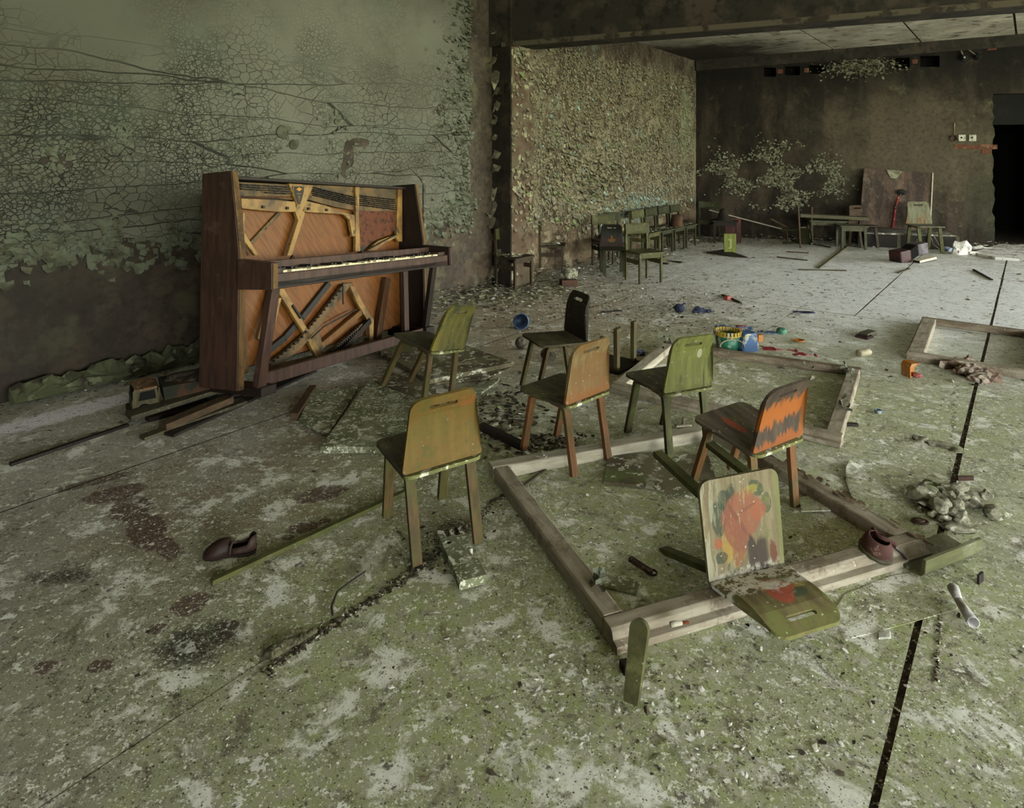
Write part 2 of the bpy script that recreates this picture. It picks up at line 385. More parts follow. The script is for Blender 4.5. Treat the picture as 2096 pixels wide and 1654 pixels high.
def wall_far_mat():
    t=NT('flaking_tan_paint_wall'); v=t.co('O'); X,Y,Z=t.sep(v); w=t.warp(v,2,.15)
    big=t.noise(v,1.0,4); mid=t.noise(w,3,6,.65); fine=t.noise(v,22,8,.7)
    brown=t.mix(t.ss(mid,.3,.65),(78,62,48),(126,108,84))
    tan=t.mix(t.ss(big,.35,.65),(140,131,108),(118,109,88))
    tan=t.mix(t.math('MULTIPLY',t.ss(t.noise(t.mapv(v,loc=(2,0,7)),2.2,5),.56,.64),.7),tan,(128,140,124))
    zz=t.math('MULTIPLY_ADD',t.math('SUBTRACT',mid,.5),-.8,Z)
    m=t.math('MULTIPLY',t.ss(zz,.42,.5),t.ss(t.noise(t.mapv(v,sc=(1,1,.6)),9,8,.75),.56,.50))
    d=t.vor(t.mapv(t.warp(v,18,.05),sc=(1.5,1,.75)),22,'DISTANCE_TO_EDGE')
    g=t.ss(t.noise(t.mapv(v,loc=(8,0,0)),2.2,5,.6),.4,.6)
    cr=t.math('MULTIPLY',t.ss(d,.13,.02),g)
    c=t.mix(m,brown,tan); c=t.mix(t.math('MULTIPLY',cr,.9),c,(42,33,25))
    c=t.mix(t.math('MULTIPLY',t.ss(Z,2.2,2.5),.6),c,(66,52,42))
    low=t.ss(t.noise(t.mapv(w,loc=(4,0,9)),3.2,6,.65),.52,.62); low=t.math('MULTIPLY',low,t.ss(zz,.5,.35)); c=t.mix(t.math('MULTIPLY',low,.8),c,(168,156,128))
    c=t.mix(t.math('MULTIPLY',t.blob(v,(1.9,0,.52),(.75,9,.16),.8,.8,mid),t.ss(fine,.4,.6)),c,(140,164,156))
    c=t.mix(t.math('MULTIPLY',t.blob(v,(.35,0,1.6),(.16,9,.55),.5,.6,mid),.8),c,(136,144,112))
    h=t.math('SUBTRACT',t.math('MULTIPLY',m,.5),cr)
    n=t.bump(h,.9,.012); n=t.bump(fine,.4,.005,n); return t.out(t.gain(c,.75),.75,n,.25)
def wall_back_mat():
    t=NT('soot_stained_wall'); v=t.co('O'); X,Y,Z=t.sep(v); w=t.warp(v,1.6,.25)
    big=t.noise(w,.75,5); mid=t.noise(w,2.6,7,.66); fine=t.noise(v,20,8,.7); st=t.noise(t.mapv(w,sc=(2.2,1,.45)),1.6,6,.6)
    c=t.mix(t.ss(mid,.32,.62),(36,29,23),(60,49,39))
    c=t.mix(t.math('MULTIPLY',t.ss(st,.44,.64),.85),c,(98,84,68))
    c=t.mix(t.math('MULTIPLY',t.ss(t.noise(t.mapv(w,loc=(6,0,3)),3.4,7,.7),.55,.66),t.ss(X,.8,2.6)),c,(128,120,94))
    c=t.mix(t.math('MULTIPLY',t.blob(v,(2.75,0,1.25),(1.0,9,.8),1.3,1.3,mid),.65),c,(140,128,106))
    c=t.mix(t.math('MULTIPLY',t.blob(v,(4.2,0,1.0),(.7,9,.8),1.3,1.3,mid),.5),c,(124,118,94))
    c=t.mix(t.math('MULTIPLY',t.blob(v,(3.75,0,.55),(.35,9,.4),1.0,.8,mid),.5),c,(50,62,42))
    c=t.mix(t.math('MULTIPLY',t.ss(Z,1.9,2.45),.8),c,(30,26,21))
    c=t.mix(t.math('MULTIPLY',t.ss(fine,.46,.66),.4),c,(30,25,20))
    c=t.mix(t.math('MULTIPLY',t.ss(t.noise(t.mapv(w,loc=(2,0,5)),3.2,8,.75),.54,.66),.35),c,(26,20,16))
    c=t.mix(t.math('MULTIPLY',t.ss(t.noise(t.mapv(w,loc=(8,0,2)),3.5,8,.75),.56,.66),.4),c,(128,114,92))
    c=t.mix(t.math('MULTIPLY',t.ss(t.noise(v,48,5,.7),.6,.7),.5),c,(150,142,120))
    c=t.mix(t.blob(v,(4.40,0,1.93),(.22,9,.09),.15,.3,mid),c,(172,160,132))
    n=t.bump(mid,.5,.04); n=t.bump(fine,.5,.008,n); return t.out(t.gain(c,.44),.8,n,.2)
def ceil_mat():
    t=NT('stained_whitewash_ceiling'); v=t.co('P'); w=t.warp(v,1.5,.3); mid=t.noise(w,2.0,7,.7); fine=t.noise(v,16,8,.7)
    c=t.mix(t.ss(mid,.35,.6),(150,146,134),(118,113,102))
    c=t.mix(t.ss(t.noise(t.mapv(w,sc=(1,2.2,1)),4,8,.72),.56,.6),c,(72,64,54))
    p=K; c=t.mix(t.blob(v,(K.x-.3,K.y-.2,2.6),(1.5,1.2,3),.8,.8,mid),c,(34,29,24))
    n=t.bump(fine,.4,.006); return t.out(t.gain(c,2.0),.85,n,.2)
M_plaster=grime('dirty_plaster',(92,78,64),[((58,46,38),3,.45,.6),((130,120,96),5,.58,.66),((40,32,26),12,.56,.7)],kind='P',bump=(18,.5,.01))
M_darkplaster=grime('dark_plaster',(44,39,32),[((66,56,46),4,.48,.62),((30,26,21),9,.5,.66)],kind='P',bump=(18,.5,.01))
M_ceil=ceil_mat()

# ------------------------------------------------------------------ room shell
HT=3.0
def struct(o): o['kind']='structure'; return o
base=fl(1047,700)
b=MB(); b.box(-14,14,-8,14,-.12,-.006); floor=struct(b.build('floor',M_sub))
M_edge=grime('raw_panel_edge',(40,33,27),kind='P')
# sheet floor covering: seams run with the left wall
ca,sa=aw.x,aw.y   # along
def uvp(u,v,z): # u across (nw), v along (aw)
    return Vector((nw.x*u+aw.x*v,nw.y*u+aw.y*v,z))
def uv(p): return (p.x*nw.x+p.y*nw.y, p.x*aw.x+p.y*aw.y)
seams_u=[uv(A0)[0], uv(fl(59,1040))[0], uv(fl(540,1376))[0], 0,0]
u_a=uv(fl(59,1040))[0]*.5+uv(fl(534,855))[0]*.5
u_d=uv(fl(1035,1010))[0]*.5+uv(fl(540,1376))[0]*.5
u_e=uv(fl(1925,1370))[0]*.5+uv(fl(1955,830))[0]*.5
u_f=uv(fl(1800,600))[0]
wl_u=uv(A0)[0]
cross=[uv(fl(1700,538))[1],uv(fl(1700,640))[1]]
st=cross[0]-cross[1]
vs=[cross[1]-st*3.9]+[cross[1],cross[0],cross[0]+st*.8]
us=[wl_u-.02,wl_u+(u_a-wl_u)*.45,u_a,u_d,u_e,u_e+(u_e-u_d),u_e+2*(u_e-u_d),u_e+3*(u_e-u_d)+.6,u_e+4.4*(u_e-u_d)]
rd=random.Random(3)
for i in range(len(us)-1):
    for j in range(len(vs)-1):
        g0=.0008+(.007 if abs(us[i]-u_e)<.01 else .0016 if abs(us[i]-u_a)<.01 else 0)
        g1=.0008+(.007 if abs(us[i+1]-u_e)<.01 else .0016 if abs(us[i+1]-u_a)<.01 else 0)
        u0,u1=us[i]+g0,us[i+1]-g1; v0,v1=vs[j]+.0028,vs[j+1]-.0028
        cols=[(u0,u1)]
        if us[i]>=u_d-.01 and us[i+1]<=u_e+.01 and j>=1: cols=[(u0,u_f-.004),(u_f+.004,u1)]
        for (p0,p1) in cols:
            if uvp(p0,v1,0).y<-3: continue
            # keep within the room at the back
            ztop=rd.uniform(-.0015,0)
            vv=v1
            q=[(p0,v0),(p1,v0),(p1,vv),(p0,vv)]
            m=MB(); n=10; top=[];
            # slightly wavy edges
            def edge(a,b_,k):
                return [(a[0]+(b_[0]-a[0])*t_/k,a[1]+(b_[1]-a[1])*t_/k) for t_ in range(k)]
            poly=[]
            for e in range(4): poly+=edge(q[e],q[(e+1)%4],8)
            poly=[(x+rd.uniform(-.002,.002),y+rd.uniform(-.002,.002)) for x,y in poly]
            P3=[uvp(x,y,0) for x,y in poly]
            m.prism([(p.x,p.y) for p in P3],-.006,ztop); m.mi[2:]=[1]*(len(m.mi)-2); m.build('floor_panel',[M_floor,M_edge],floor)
# walls ------------------------------------------------------------
M_left=wall_left_mat(); M_far=wall_far_mat(); M_back=wall_back_mat()
P1=rayline(1008,A0,aw); uP=(K-P1).length                    # pilaster near side
d=nw; C1=rayline(1047,P1,nw); C2=rayline(1092,C1,aw); plw=(C2-C1).length; pld=(C1-P1).length
ML=frameM((K.x,K.y,0),-aw,-nw)    # local x towards camera, local y out of room
def wallobj(name,mb,mat,M):
    o=mb.build(name,mat); o.matrix_world=M; return struct(o)
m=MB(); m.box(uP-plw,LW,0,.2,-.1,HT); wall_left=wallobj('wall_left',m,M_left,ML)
m=MB(); m.box(-.3,uP-plw,0,.2,-.1,HT); wall_far_left=wallobj('wall_left_far',m,M_far,ML)
m=MB(); m.box(uP-plw,uP,-pld,0,-.1,HT); pil=wallobj('trim_pilaster',m,grime('pilaster_plaster',(94,82,66),[((84,66,52),6,.45,.55),((150,146,118),7,.56,.62),((58,46,36),12,.54,.66)],kind='P',bump=(22,.5,.01)),ML)
m=MB(); m.box(uP-.005,uP+.01,-pld+.006,-.001,-.1,HT); wallobj('trim_pilaster_side',m,M_darkplaster,ML)  # near side of the pilaster faced in a darker plaster colour
# beam from the pilaster across the room
zb=at(1047,92,C1.y).z
Bf=at(1445,60,(zb-CH)*FPX/(HOR-60)); bd=(Bf-C1); bd.z=0; bd.normalize(); bn=Vector((-bd.y,bd.x,0))
MBm=frameM((C1.x,C1.y,0),bd,bn)
m=MB(); m.box(-.4,9.5,0,plw,zb,HT); wallobj('trim_beam',m,M_darkplaster,MBm)
m=MB(); m.box(-.1,9.5,-.012,.02,zb-.012,zb+.03); wallobj('trim_beam_edge',m,grime('beam_edge_plaster',(84,76,62),[((50,42,34),8,.5,.6)],kind='P'),MBm)
# back wall with its door opening and vent holes
MBk=frameM((K.x,K.y,0),bw,-nb)
def bu(px): return (rayline(px,K,bw)-K).length
def bz(px,py): return at(px,py,rayline(px,K,bw).y).z
dx0=bu(2033); dx1=dx0+.95; dz=bz(2036,192)
vents=[(1563,1588,138,157),(1606,1637,136,154),(1655,1689,133,151),(1822,1862,118,139),(1883,1923,114,137)]
holes=[[(bu(a),bz(a,y1)),(bu(b_),bz(b_,y1)),(bu(b_),bz(b_,y0)),(bu(a),bz(a,y0))] for a,b_,y0,y1 in vents]
rd=random.Random(5)
edge=[(dx0+rd.uniform(-.02,.02)-.0*k,dz*k/26) for k in range(26)]
outl=[(0,-.1)]+[(dx0,-.1)]+edge+[(dx0,dz),(dx1,dz),(dx1,-.1),(BW+.2,-.1),(BW+.2,HT),(0,HT)]
m=MB(); m.plate(outl,.22,holes,lambda x,y:Vector((x,.11,y)),grid=0)
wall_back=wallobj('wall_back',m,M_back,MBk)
# brick vent recesses and room behind the doorway: shade put into near-black colour
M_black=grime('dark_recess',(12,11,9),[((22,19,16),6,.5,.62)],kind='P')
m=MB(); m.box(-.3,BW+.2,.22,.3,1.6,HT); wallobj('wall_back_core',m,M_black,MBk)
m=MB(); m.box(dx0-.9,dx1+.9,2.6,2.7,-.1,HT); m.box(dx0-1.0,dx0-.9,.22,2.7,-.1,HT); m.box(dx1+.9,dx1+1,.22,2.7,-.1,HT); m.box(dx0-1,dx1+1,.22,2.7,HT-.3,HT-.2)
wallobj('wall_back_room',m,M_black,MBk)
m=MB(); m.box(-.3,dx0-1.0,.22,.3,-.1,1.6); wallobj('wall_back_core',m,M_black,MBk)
# right wall with window openings, rear wall
MR=frameM((CORNER2.x,CORNER2.y,0),-aw,nw)
m=MB(); s0=0
for (s,e,z0,z1) in WIN:
    m.box(s0,s,0,.3,-.1,HT); m.box(s,e,0,.3,-.1,z0); m.box(s,e,0,.3,z1,HT); s0=e
m.box(s0,LW+1,0,.3,-.1,HT)
wallobj('wall_right',m,M_plaster,MR)
Q0=K-aw*LW; 
m=MB(); m.box(-.5,BW+.8,0,.2,-.1,HT); MN=frameM((Q0.x,Q0.y,0),bw,nb); wallobj('wall_near',m,M_plaster,MN)
# ceiling plane
zK=at(1421,125,K.y).z; p2=rayline(1278,A0,aw); z2=at(1278,79,p2.y).z; p3=rayline(2037,K,bw); z3=at(2037,75,p3.y).z
c0=Vector((K.x,K.y,zK)); c1=Vector((p2.x,p2.y,z2)); c2=Vector((p3.x,p3.y,z3)); cn=(c1-c0).cross(c2-c0).normalized()
def cz(x,y): return c0.z-(cn.x*(x-c0.x)+cn.y*(y-c0.y))/cn.z
u_c=[uv(fl(1505,500))[0]]
def cpt(px,py):
    D=3.0
    for _ in range(30):
        x=(px-CX)/FPX*D; D=(cz(x,D)-CH)*FPX/(HOR-py)
    return Vector(((px-CX)/FPX*D,D,0))
cu=[uv(cpt(1505,103))[0],uv(cpt(1704,101))[0],uv(cpt(1884,86))[0]]
stp=(cu[2]-cu[0])/2
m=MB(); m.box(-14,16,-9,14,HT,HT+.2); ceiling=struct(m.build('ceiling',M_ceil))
wu=uv(K)[0]; lines=[wu]+cu+[cu[2]+stp*k for k in range(1,6)]
vK=uv(K)[1]
def vback(u): # along coordinate of the back wall at u
    t_=(u-wu)/(bw.x*nw.x+bw.y*nw.y); return vK+t_*(bw.x*aw.x+bw.y*aw.y)
for i in range(len(lines)-1):
    u0,u1=lines[i]+.012,lines[i+1]-.012
    q=[(u0,-5),(u1,-5),(u1,vback(u1)),(u0,vback(u0))]
    P=[uvp(a,b_,0) for a,b_ in q]
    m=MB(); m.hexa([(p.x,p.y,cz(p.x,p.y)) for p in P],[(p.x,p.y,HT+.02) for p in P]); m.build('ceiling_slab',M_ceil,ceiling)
    if i:
        P=[uvp(a,b_,0) for a,b_ in [(lines[i]-.014,-5),(lines[i]+.014,-5),(lines[i]+.014,vback(lines[i])),(lines[i]-.014,vback(lines[i]))]]
        m=MB(); m.hexa([(p.x,p.y,cz(p.x,p.y)+.012) for p in P],[(p.x,p.y,HT) for p in P]); m.build('joint_strip',M_darkplaster,ceiling)
# dark band along the top of the back wall
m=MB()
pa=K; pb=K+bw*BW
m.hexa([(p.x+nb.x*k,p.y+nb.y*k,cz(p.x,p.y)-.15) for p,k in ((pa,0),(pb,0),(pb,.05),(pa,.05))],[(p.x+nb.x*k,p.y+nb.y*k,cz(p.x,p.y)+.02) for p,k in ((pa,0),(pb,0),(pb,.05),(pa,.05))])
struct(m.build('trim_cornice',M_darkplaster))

# ------------------------------------------------------------------ loose and lifting paint (stuff)
def sheetlet(mb,o,ux,uy,n,w,h,curl,rd,mi=0,k=3):
    """irregular curled chip: o origin (attached edge), ux width dir, uy length dir, n out dir"""
    jag=[rd.uniform(.55,1.1) for _ in range(3)]
    vs=[];fs=[]
    for j in range(k):
        t=j/(k-1)
        for i in range(3):
            s=(i-1)*.5*w*(1-.35*t*rd.random()); L=h*t*(jag[i] if j==k-1 else 1)
            off=curl*t*t*h+rd.uniform(-.04,.04)*w
            vs.append(o+ux*s+uy*L*(1-abs(curl)*t*.35)+n*off)
    for j in range(k-1):
        for i in range(2):
            a=j*3+i; fs.append((a,a+1,a+4,a+3))
    mb.add(vs,fs,mi)
UPZ=Vector((0,0,1))
M_flakeG=[grime('lifted_green_paint',(100,104,88),[((84,86,70),14,.45,.62)],kind='P',bump=(80,.2,.002)),grime('dirty_green_paint_flake',(94,94,78),[((70,68,54),14,.45,.62)],kind='P')]
M_flakeT=[grime('lifted_tan_paint',(128,120,98),[((108,100,76),12,.45,.62)],kind='P'),grime('lifted_grey_paint',(108,102,84),[((150,146,122),12,.5,.62)],kind='P'),grime('lifted_lime_paint',(116,126,84),[((96,102,70),12,.5,.62)],kind='P'),grime('lifted_blue_paint',(136,156,146),[((104,120,110),12,.5,.62)],kind='P')]
def flakes(name,parent,n,pos,nrm,along,sz,curl,mats,weights,seed,down=True):
    rd=random.Random(seed); mb=MB()
    for i in range(n):
        p=pos(rd)
        if p is None: continue
        a=rd.uniform(-.5,.5) if down else rd.uniform(0,6.28)
        ux=along*math.cos(a)+UPZ*math.sin(a); uy=-UPZ*math.cos(a)+along*math.sin(a)
        s=rd.uniform(*sz); mi=rd.choices(range(len(mats)),weights)[0]
        sheetlet(mb,p+nrm*.002,ux,uy,nrm,s*rd.uniform(.7,1.3),s*rd.uniform(.7,1.6),rd.uniform(*curl),rd,mi)
    o=mb.build(name,mats); tag(o,kind='stuff'); 
    if parent is not None:
        o.parent=parent; o.matrix_parent_inverse=parent.matrix_world.inverted()
    return o
def lwall(u,z,off=0): return Vector((K.x-aw.x*u+nw.x*off,K.y-aw.y*u+nw.y*off,z))
uL=(K-A0).length+.8
def posband(rd):   # lower limit of the paint
    u=rd.uniform(STRIP-.1,uL); z=.66+rd.gauss(0,.07)+.1*math.sin(u*1.7); return lwall(u,z)
flakes('peeling_paint',wall_left,700,posband,nw,aw,(.02,.06),(.1,.6),M_flakeG,(3,2),1)
def posstrip(rd):
    z=rd.uniform(.5,2.6); return lwall(STRIP+abs(rd.gauss(0,.16))+.05*math.sin(z*7),z)
flakes('peeling_paint',wall_left,420,posstrip,nw,aw,(.015,.05),(.15,.8),M_flakeG,(3,1),2)
def pospatch(rd):
    c=rd.choice(((470,300,.14,.08),(690,245,.12,.08),(120,330,.05,.05),(250,270,.03,.03),(715,330,.06,.14),(905,225,.05,.06),(900,400,.3,.2),(840,470,.15,.12),(590,290,.1,.05)))
    p=rayline(c[0],A0,aw); z=at(c[0],c[1],p.y).z; return lwall((K-p).length+rd.gauss(0,c[2]),z+rd.gauss(0,c[3]))
flakes('peeling_paint',wall_left,300,pospatch,nw,aw,(.012,.032),(.05,.4),M_flakeG,(3,1),3,False)
def posfar(rd):
    u=rd.uniform(.12,uP-plw-.05); z=rd.uniform(.42,2.35)
    if z<.7 and rd.random()<.5: return None
    if math.hypot((u-2.45)/.22,(z-.85)/.22)<1 : return None
    return lwall(u,z)
flakes('peeling_paint',wall_far_left,6500,posfar,nw,aw,(.014,.042),(.05,.7),M_flakeT,(6,4,.2,.12),4)
def posfar2(rd):
    return lwall(rd.gauss(2.9,.45),max(.35,rd.gauss(.9,.3)))
flakes('peeling_paint',wall_far_left,420,posfar2,nw,aw,(.03,.07),(.2,.9),M_flakeT,(5,3,1.2,.4),5)
def posfar3(rd): return lwall(rd.gauss(1.7,.5),max(.3,rd.gauss(.55,.1)))
flakes('peeling_paint',wall_far_left,420,posfar3,nw,aw,(.015,.04),(.2,.9),M_flakeT,(2,2,.3,5),6)
def bwall(u,z): return Vector((K.x+bw.x*u+nb.x*.002,K.y+bw.y*u+nb.y*.002,z))
M_flakeB=[grime('lifted_grey_whitewash',(138,138,116),[((98,94,76),16,.45,.62)],kind='P'),grime('lifted_dark_whitewash',(96,92,74),[((66,60,48),16,.45,.62)],kind='P')]
def posback(rd):
    c=rd.choice(((1480,345,.25,.14),(1530,360,.3,.12),(1590,330,.2,.16),(1640,370,.25,.12),(1690,360,.14,.12),(1595,400,.2,.1)))
    u,z=bu(c[0])+rd.gauss(0,c[2]),bz(c[0],c[1])+rd.gauss(0,c[3]); return bwall(u,z) if math.sin(u*9+z*4)+math.sin(z*15-u*5)+rd.uniform(-.5,.5)>0 else None
flakes('peeling_paint',wall_back,5200,posback,nb,bw,(.010,.032),(.1,.8),M_flakeB,(3,2),8)
def posback2(rd): return bwall(bu(1760)+rd.gauss(0,.22),bz(1760,135)+rd.gauss(0,.07))
flakes('peeling_paint',wall_back,700,posback2,nb,bw,(.010,.03),(.1,.8),M_flakeB,(3,2),9)
# big curls hanging in the angle of the pilaster, each its own piece
rd=random.Random(11)
for k in range(16):
    z=2.45-k*.15+rd.uniform(-.04,.04); mb=MB(); w=rd.uniform(.05,.1); h=rd.uniform(.1,.22)
    o_=P1+nw*rd.uniform(.01,.07)-aw*.006+UPZ*z
    ux=nw; sheetlet(mb,o_,ux,-UPZ,-aw,w,h,rd.uniform(.2,.55),rd,0,5)
    o=mb.build('paint_curl',M_flakeT[1]); o.parent=wall_left; o.matrix_parent_inverse=wall_left.matrix_world.inverted()
    s=o.modifiers.new('s','SOLIDIFY'); s.thickness=.002
def pospil(rd):
    z=rd.uniform(.5,2.2); s=rd.random(); p=C1+aw*plw*s; return Vector((p.x+nw.x*.003,p.y+nw.y*.003,z)) if (rd.random()<.5 or z>1.9 or .8<z<1.1) else None
flakes('peeling_paint',pil,260,pospil,nw,aw,(.02,.05),(.1,.7),M_flakeT,(4,3,.3,0),12)

# ------------------------------------------------------------------ wood materials
def wood(name,base,l2,moss=None,mossamt=(.5,.64),specks=True,band=None,rough=.7,grain='z',kind='O',extra=None):
    if name in MATS: return MATS[name]
    t=NT(name); v0=t.co(kind); v=t.roff(v0) if kind=='O' else v0
    sc={'x':(.18,1,1),'y':(1,.18,1),'z':(1,1,.14)}[grain]
    g=t.noise(t.mapv(v,sc=sc),42,6,.6); mid=t.noise(v,9,6,.65); fine=t.noise(v,80,5,.7)
    c=t.mix(t.ss(g,.35,.65),base,l2)
    if extra: c=extra(t,v0,c,g,mid,fine)
    if moss: c=t.mix(t.math('MULTIPLY',t.ss(mid,*mossamt),t.ss(fine,.25,.6)),c,moss)
    if specks:
        d=t.vor(t.warp(v,70,.012),48); n=t.noise(v,5,3)
        c=t.mix(t.ss(t.math('MULTIPLY_ADD',t.noise(v,18,4,.7),-.62,d),-.19,-.25),c,(176,174,154))
    n=t.bump(g,.35,.003); n=t.bump(fine,.25,.002,n)
    MATS[name]=t.out(t.gain(c,GAIN.get(name,.5)),rough,n,.3); return MATS[name]

# ------------------------------------------------------------------ plywood nursery chair
D_=dict(hs=.2577,wf=.2655,wr=.2506,dep=.2751,lip=.0175,hb=.2223,lean=.0196,wt=.2097,wb=.2544,xr=.1943,yr=-.0076,xf=.1903,yf=.2881)
def back_deform(x,y):
    t=y/D_['hb']; off=-D_['lean']*1.0*t+.016*math.sin(math.pi*min(1,t))*.9-.010*max(0,t-.72)/.28
    return Vector((x,D_['lip']+off+.10*x*x*(1-t*.5)*4*.25,D_['hs']+.006+y))
def make_ply_chair(label,mats,group=None,legs=(1,1,1,1),s=1):
    """origin on the floor below the rear edge of the seat, +y is forward; mats: seat, back, leg"""
    r=empty('plywood_chair'); tag(r,label,'chair',group)
    hs=D_['hs']; T=.010
    m=MB(); m.plate(rrect(D_['wr']/2,D_['wf']/2,0,D_['dep'],.028,.03),T,deform=lambda x,y:Vector((x,y,hs-.004*math.sin(math.pi*y/D_['dep'])-.02*max(0,y-.25)))); m.build('seat',mats[0],r)
    sl=rrect(.045,.045,D_['hb']-.042,D_['hb']-.028,.0069,.0069,4,.0)
    m=MB(); m.plate(rrect(D_['wb']/2,D_['wt']/2,0,D_['hb'],.010,.034),T,[sl],back_deform); m.build('backrest',mats[1],r)
    for i,(sx,rear) in enumerate(((-1,1),(1,1),(-1,0),(1,0))):
        if not legs[i]: continue
        xa=.098; ya=.038 if rear else D_['dep']-.05; fx=(D_['xr'] if rear else D_['xf'])/2*1.02; fy=D_['yr']+.006 if rear else D_['yf']-.012
        dr=1 if rear else -1
        P=[(sx*(xa-.006),ya+dr*.075,hs-.012),(sx*(xa-.003),ya+dr*.03,hs-.012)]
        for k in range(5):
            a=k/4*math.pi/2; P.append((sx*xa,ya+dr*.024*(1-math.sin(a)),hs-.012-.024*(1-math.cos(a))))
        P.append((sx*fx,fy,0))
        m=MB(); m.sweep(P,.033,.017,(1,0,0),taper=.95); m.build('leg',mats[2],r,.0015)
    for (x,y) in ((-.09,.05),(.09,.05),(-.09,.225),(.09,.225)): 
        pass
    return r
def place_q(o,q,s=1):
    M=Matrix.Translation(q[:3])@Matrix.Rotation(q[5],4,'Z')@rotm((q[3],q[4],0))
    if s!=1: M=M@Matrix.Scale(s,4)
    o.matrix_world=M; return o
def orange_back(t,v,c,g,mid,fine):
    X,Y,Z=t.sep(v)
    st=t.noise(t.mapv(v,sc=(1,1,.12)),60,4,.6)
    c=t.mix(t.math('MULTIPLY',t.ss(mid,.4,.62),.85),c,(150,104,48))
    zz=t.math('MULTIPLY_ADD',t.math('SUBTRACT',st,.5),.12,Z)
    c=t.mix(t.math('MULTIPLY',t.ss(zz,.325,.27),.8),c,(168,104,44)); return c
def olive_back(t,v,c,g,mid,fine):
    X,Y,Z=t.sep(v)
    c=t.mix(t.math('MULTIPLY',t.ss(mid,.42,.66),.9),c,(166,112,48))
    b=t.blob(v,(.07,.03,.445),(.035,.2,.02),.5,.6,mid); c=t.mix(b,c,(178,112,50))
    c=t.mix(t.math('MULTIPLY',t.ss(fine,.55,.7),.4),c,(96,82,36)); return c
def burnt_back(t,v,c,g,mid,fine):
    X,Y,Z=t.sep(v); st=t.noise(t.mapv(v,sc=(1,1,.1)),55,5,.65)
    zz=t.math('MULTIPLY_ADD',t.math('SUBTRACT',st,.5),.16,Z); zz=t.math('MULTIPLY_ADD',X,-.12,zz)
    band=t.math('MULTIPLY',t.ss(zz,.335,.35),t.ss(zz,.432,.405)); c=t.mix(t.math('MULTIPLY',band,.95),c,(196,112,40))
    low=t.math('MULTIPLY',t.ss(zz,.298,.285),1); c=t.mix(t.math('MULTIPLY',low,.9),c,(176,98,38))
    c=t.mix(t.math('MULTIPLY',t.ss(X,.095,.115),.8),c,(170,104,44)); return c
def green_streak(t,v,c,g,mid,fine):
    st=t.noise(t.mapv(v,sc=(1,1,.1)),45,5,.65); c=t.mix(t.math('MULTIPLY',t.ss(st,.55,.66),.75),c,(62,66,32))
    c=t.mix(t.blob(v,(.048,.0,.405),(.012,.3,.018),.2,.3,mid,0),c,(196,190,156)); return c
def teal_streak(t,v,c,g,mid,fine):
    st=t.noise(t.mapv(v,sc=(1,1,.25)),14,5,.65); c=t.mix(t.math('MULTIPLY',t.ss(st,.45,.6),.85),c,(70,78,54))
    X,Y,Z=t.sep(v); return t.mix(t.math('MULTIPLY',t.ss(X,-.06,-.11),.7),c,(150,134,54))
def dirt_lip(t,v,c,g,mid,fine):
    X,Y,Z=t.sep(v)
    c=t.mix(t.math('MULTIPLY',t.ss(Y,.022,.012),.9),c,(116,118,66))
    d=t.math('MULTIPLY',t.ss(Y,.024,.014),t.ss(t.noise(v,38,4,.6),.53,.58)); return t.mix(d,c,(214,214,196))
S_dark=wood('worn_dark_seat',(84,76,58),(58,52,38),(98,98,60),(.5,.62),grain='y',extra=dirt_lip)
S_grey=wood('worn_grey_seat',(112,102,84),(84,74,58),(104,104,66),(.52,.64),grain='y',extra=lambda t,v,c,g,mid,fine: dirt_lip(t,v,t.mix(t.blob(v,(-.03,.17,.26),(.018,.05,.2),.3,.5,mid),c,(172,84,54)),g,mid,fine))
L_br=wood('mossy_brown_leg',(122,96,56),(88,72,42),(94,98,46),(.45,.6),specks=False)
L_or=wood('orange_brown_leg',(150,98,52),(110,80,46),(96,96,50),(.5,.64),specks=False)
L_gr=wood('green_leg',(104,104,58),(76,76,42),(108,118,56),(.45,.6),specks=False)
CH_=[ # label, pose, seat, back, leg
 ('plywood chair with an ochre back blotched orange and slotted handle, nearest to the camera',[-0.1904,1.9085,0.0139,0.0188,-0.0386,0.5083],S_dark,wood('ochre_backrest',(152,130,62),(136,118,54),(120,118,52),(.5,.64),extra=olive_back),L_br),
 ('plywood chair with a pale orange-brown back and orange legs, standing over the window frame rail',[0.3037,2.454,0.0052,0.0049,-0.0061,0.7353],S_dark,wood('pale_orange_backrest',(166,140,92),(140,116,76),(128,118,66),(.56,.68),extra=orange_back),L_or),
 ('plywood chair with a moss-green streaked back, in front of the green toy bucket',[0.7086,2.5651,-0.0064,0.0235,0.0265,0.4623],S_dark,wood('moss_green_backrest',(140,144,74),(120,124,60),(98,102,48),(.52,.66),extra=green_streak),L_gr),
 ('plywood chair with a scorched grey and bright orange back and grey seat',[0.8813,2.1399,-0.0212,0.1222,-0.0296,0.5338],S_grey,wood('scorched_backrest',(104,88,72),(78,66,54),extra=burnt_back,specks=False),L_or),
 ('plywood chair with a dark green and yellow back, standing on boards beside the piano',[-0.3558,3.0334,0.0129,0.1765,0.1844,0.9608],S_dark,wood('yellow_green_backrest',(124,116,52),(104,100,48),(78,86,48),(.48,.62),extra=teal_streak),L_br),
 ('plywood chair with a dark brown back seen from its front, beside the blue pot',[0.3426,3.3285,-0.0039,0.0333,0.0242,1.9381],wood('mossy_seat',(100,92,66),(76,66,50),(128,128,84),(.46,.6),grain='y'),wood('dark_brown_backrest',(64,52,42),(46,38,31),(72,66,46),(.56,.7)),L_br)]
G_ply='plywood nursery chairs standing among the window frames'
for lab,q,a,b_,c_ in CH_:
    o=make_ply_chair(lab,(a,b_,c_),G_ply); place_q(o,q)
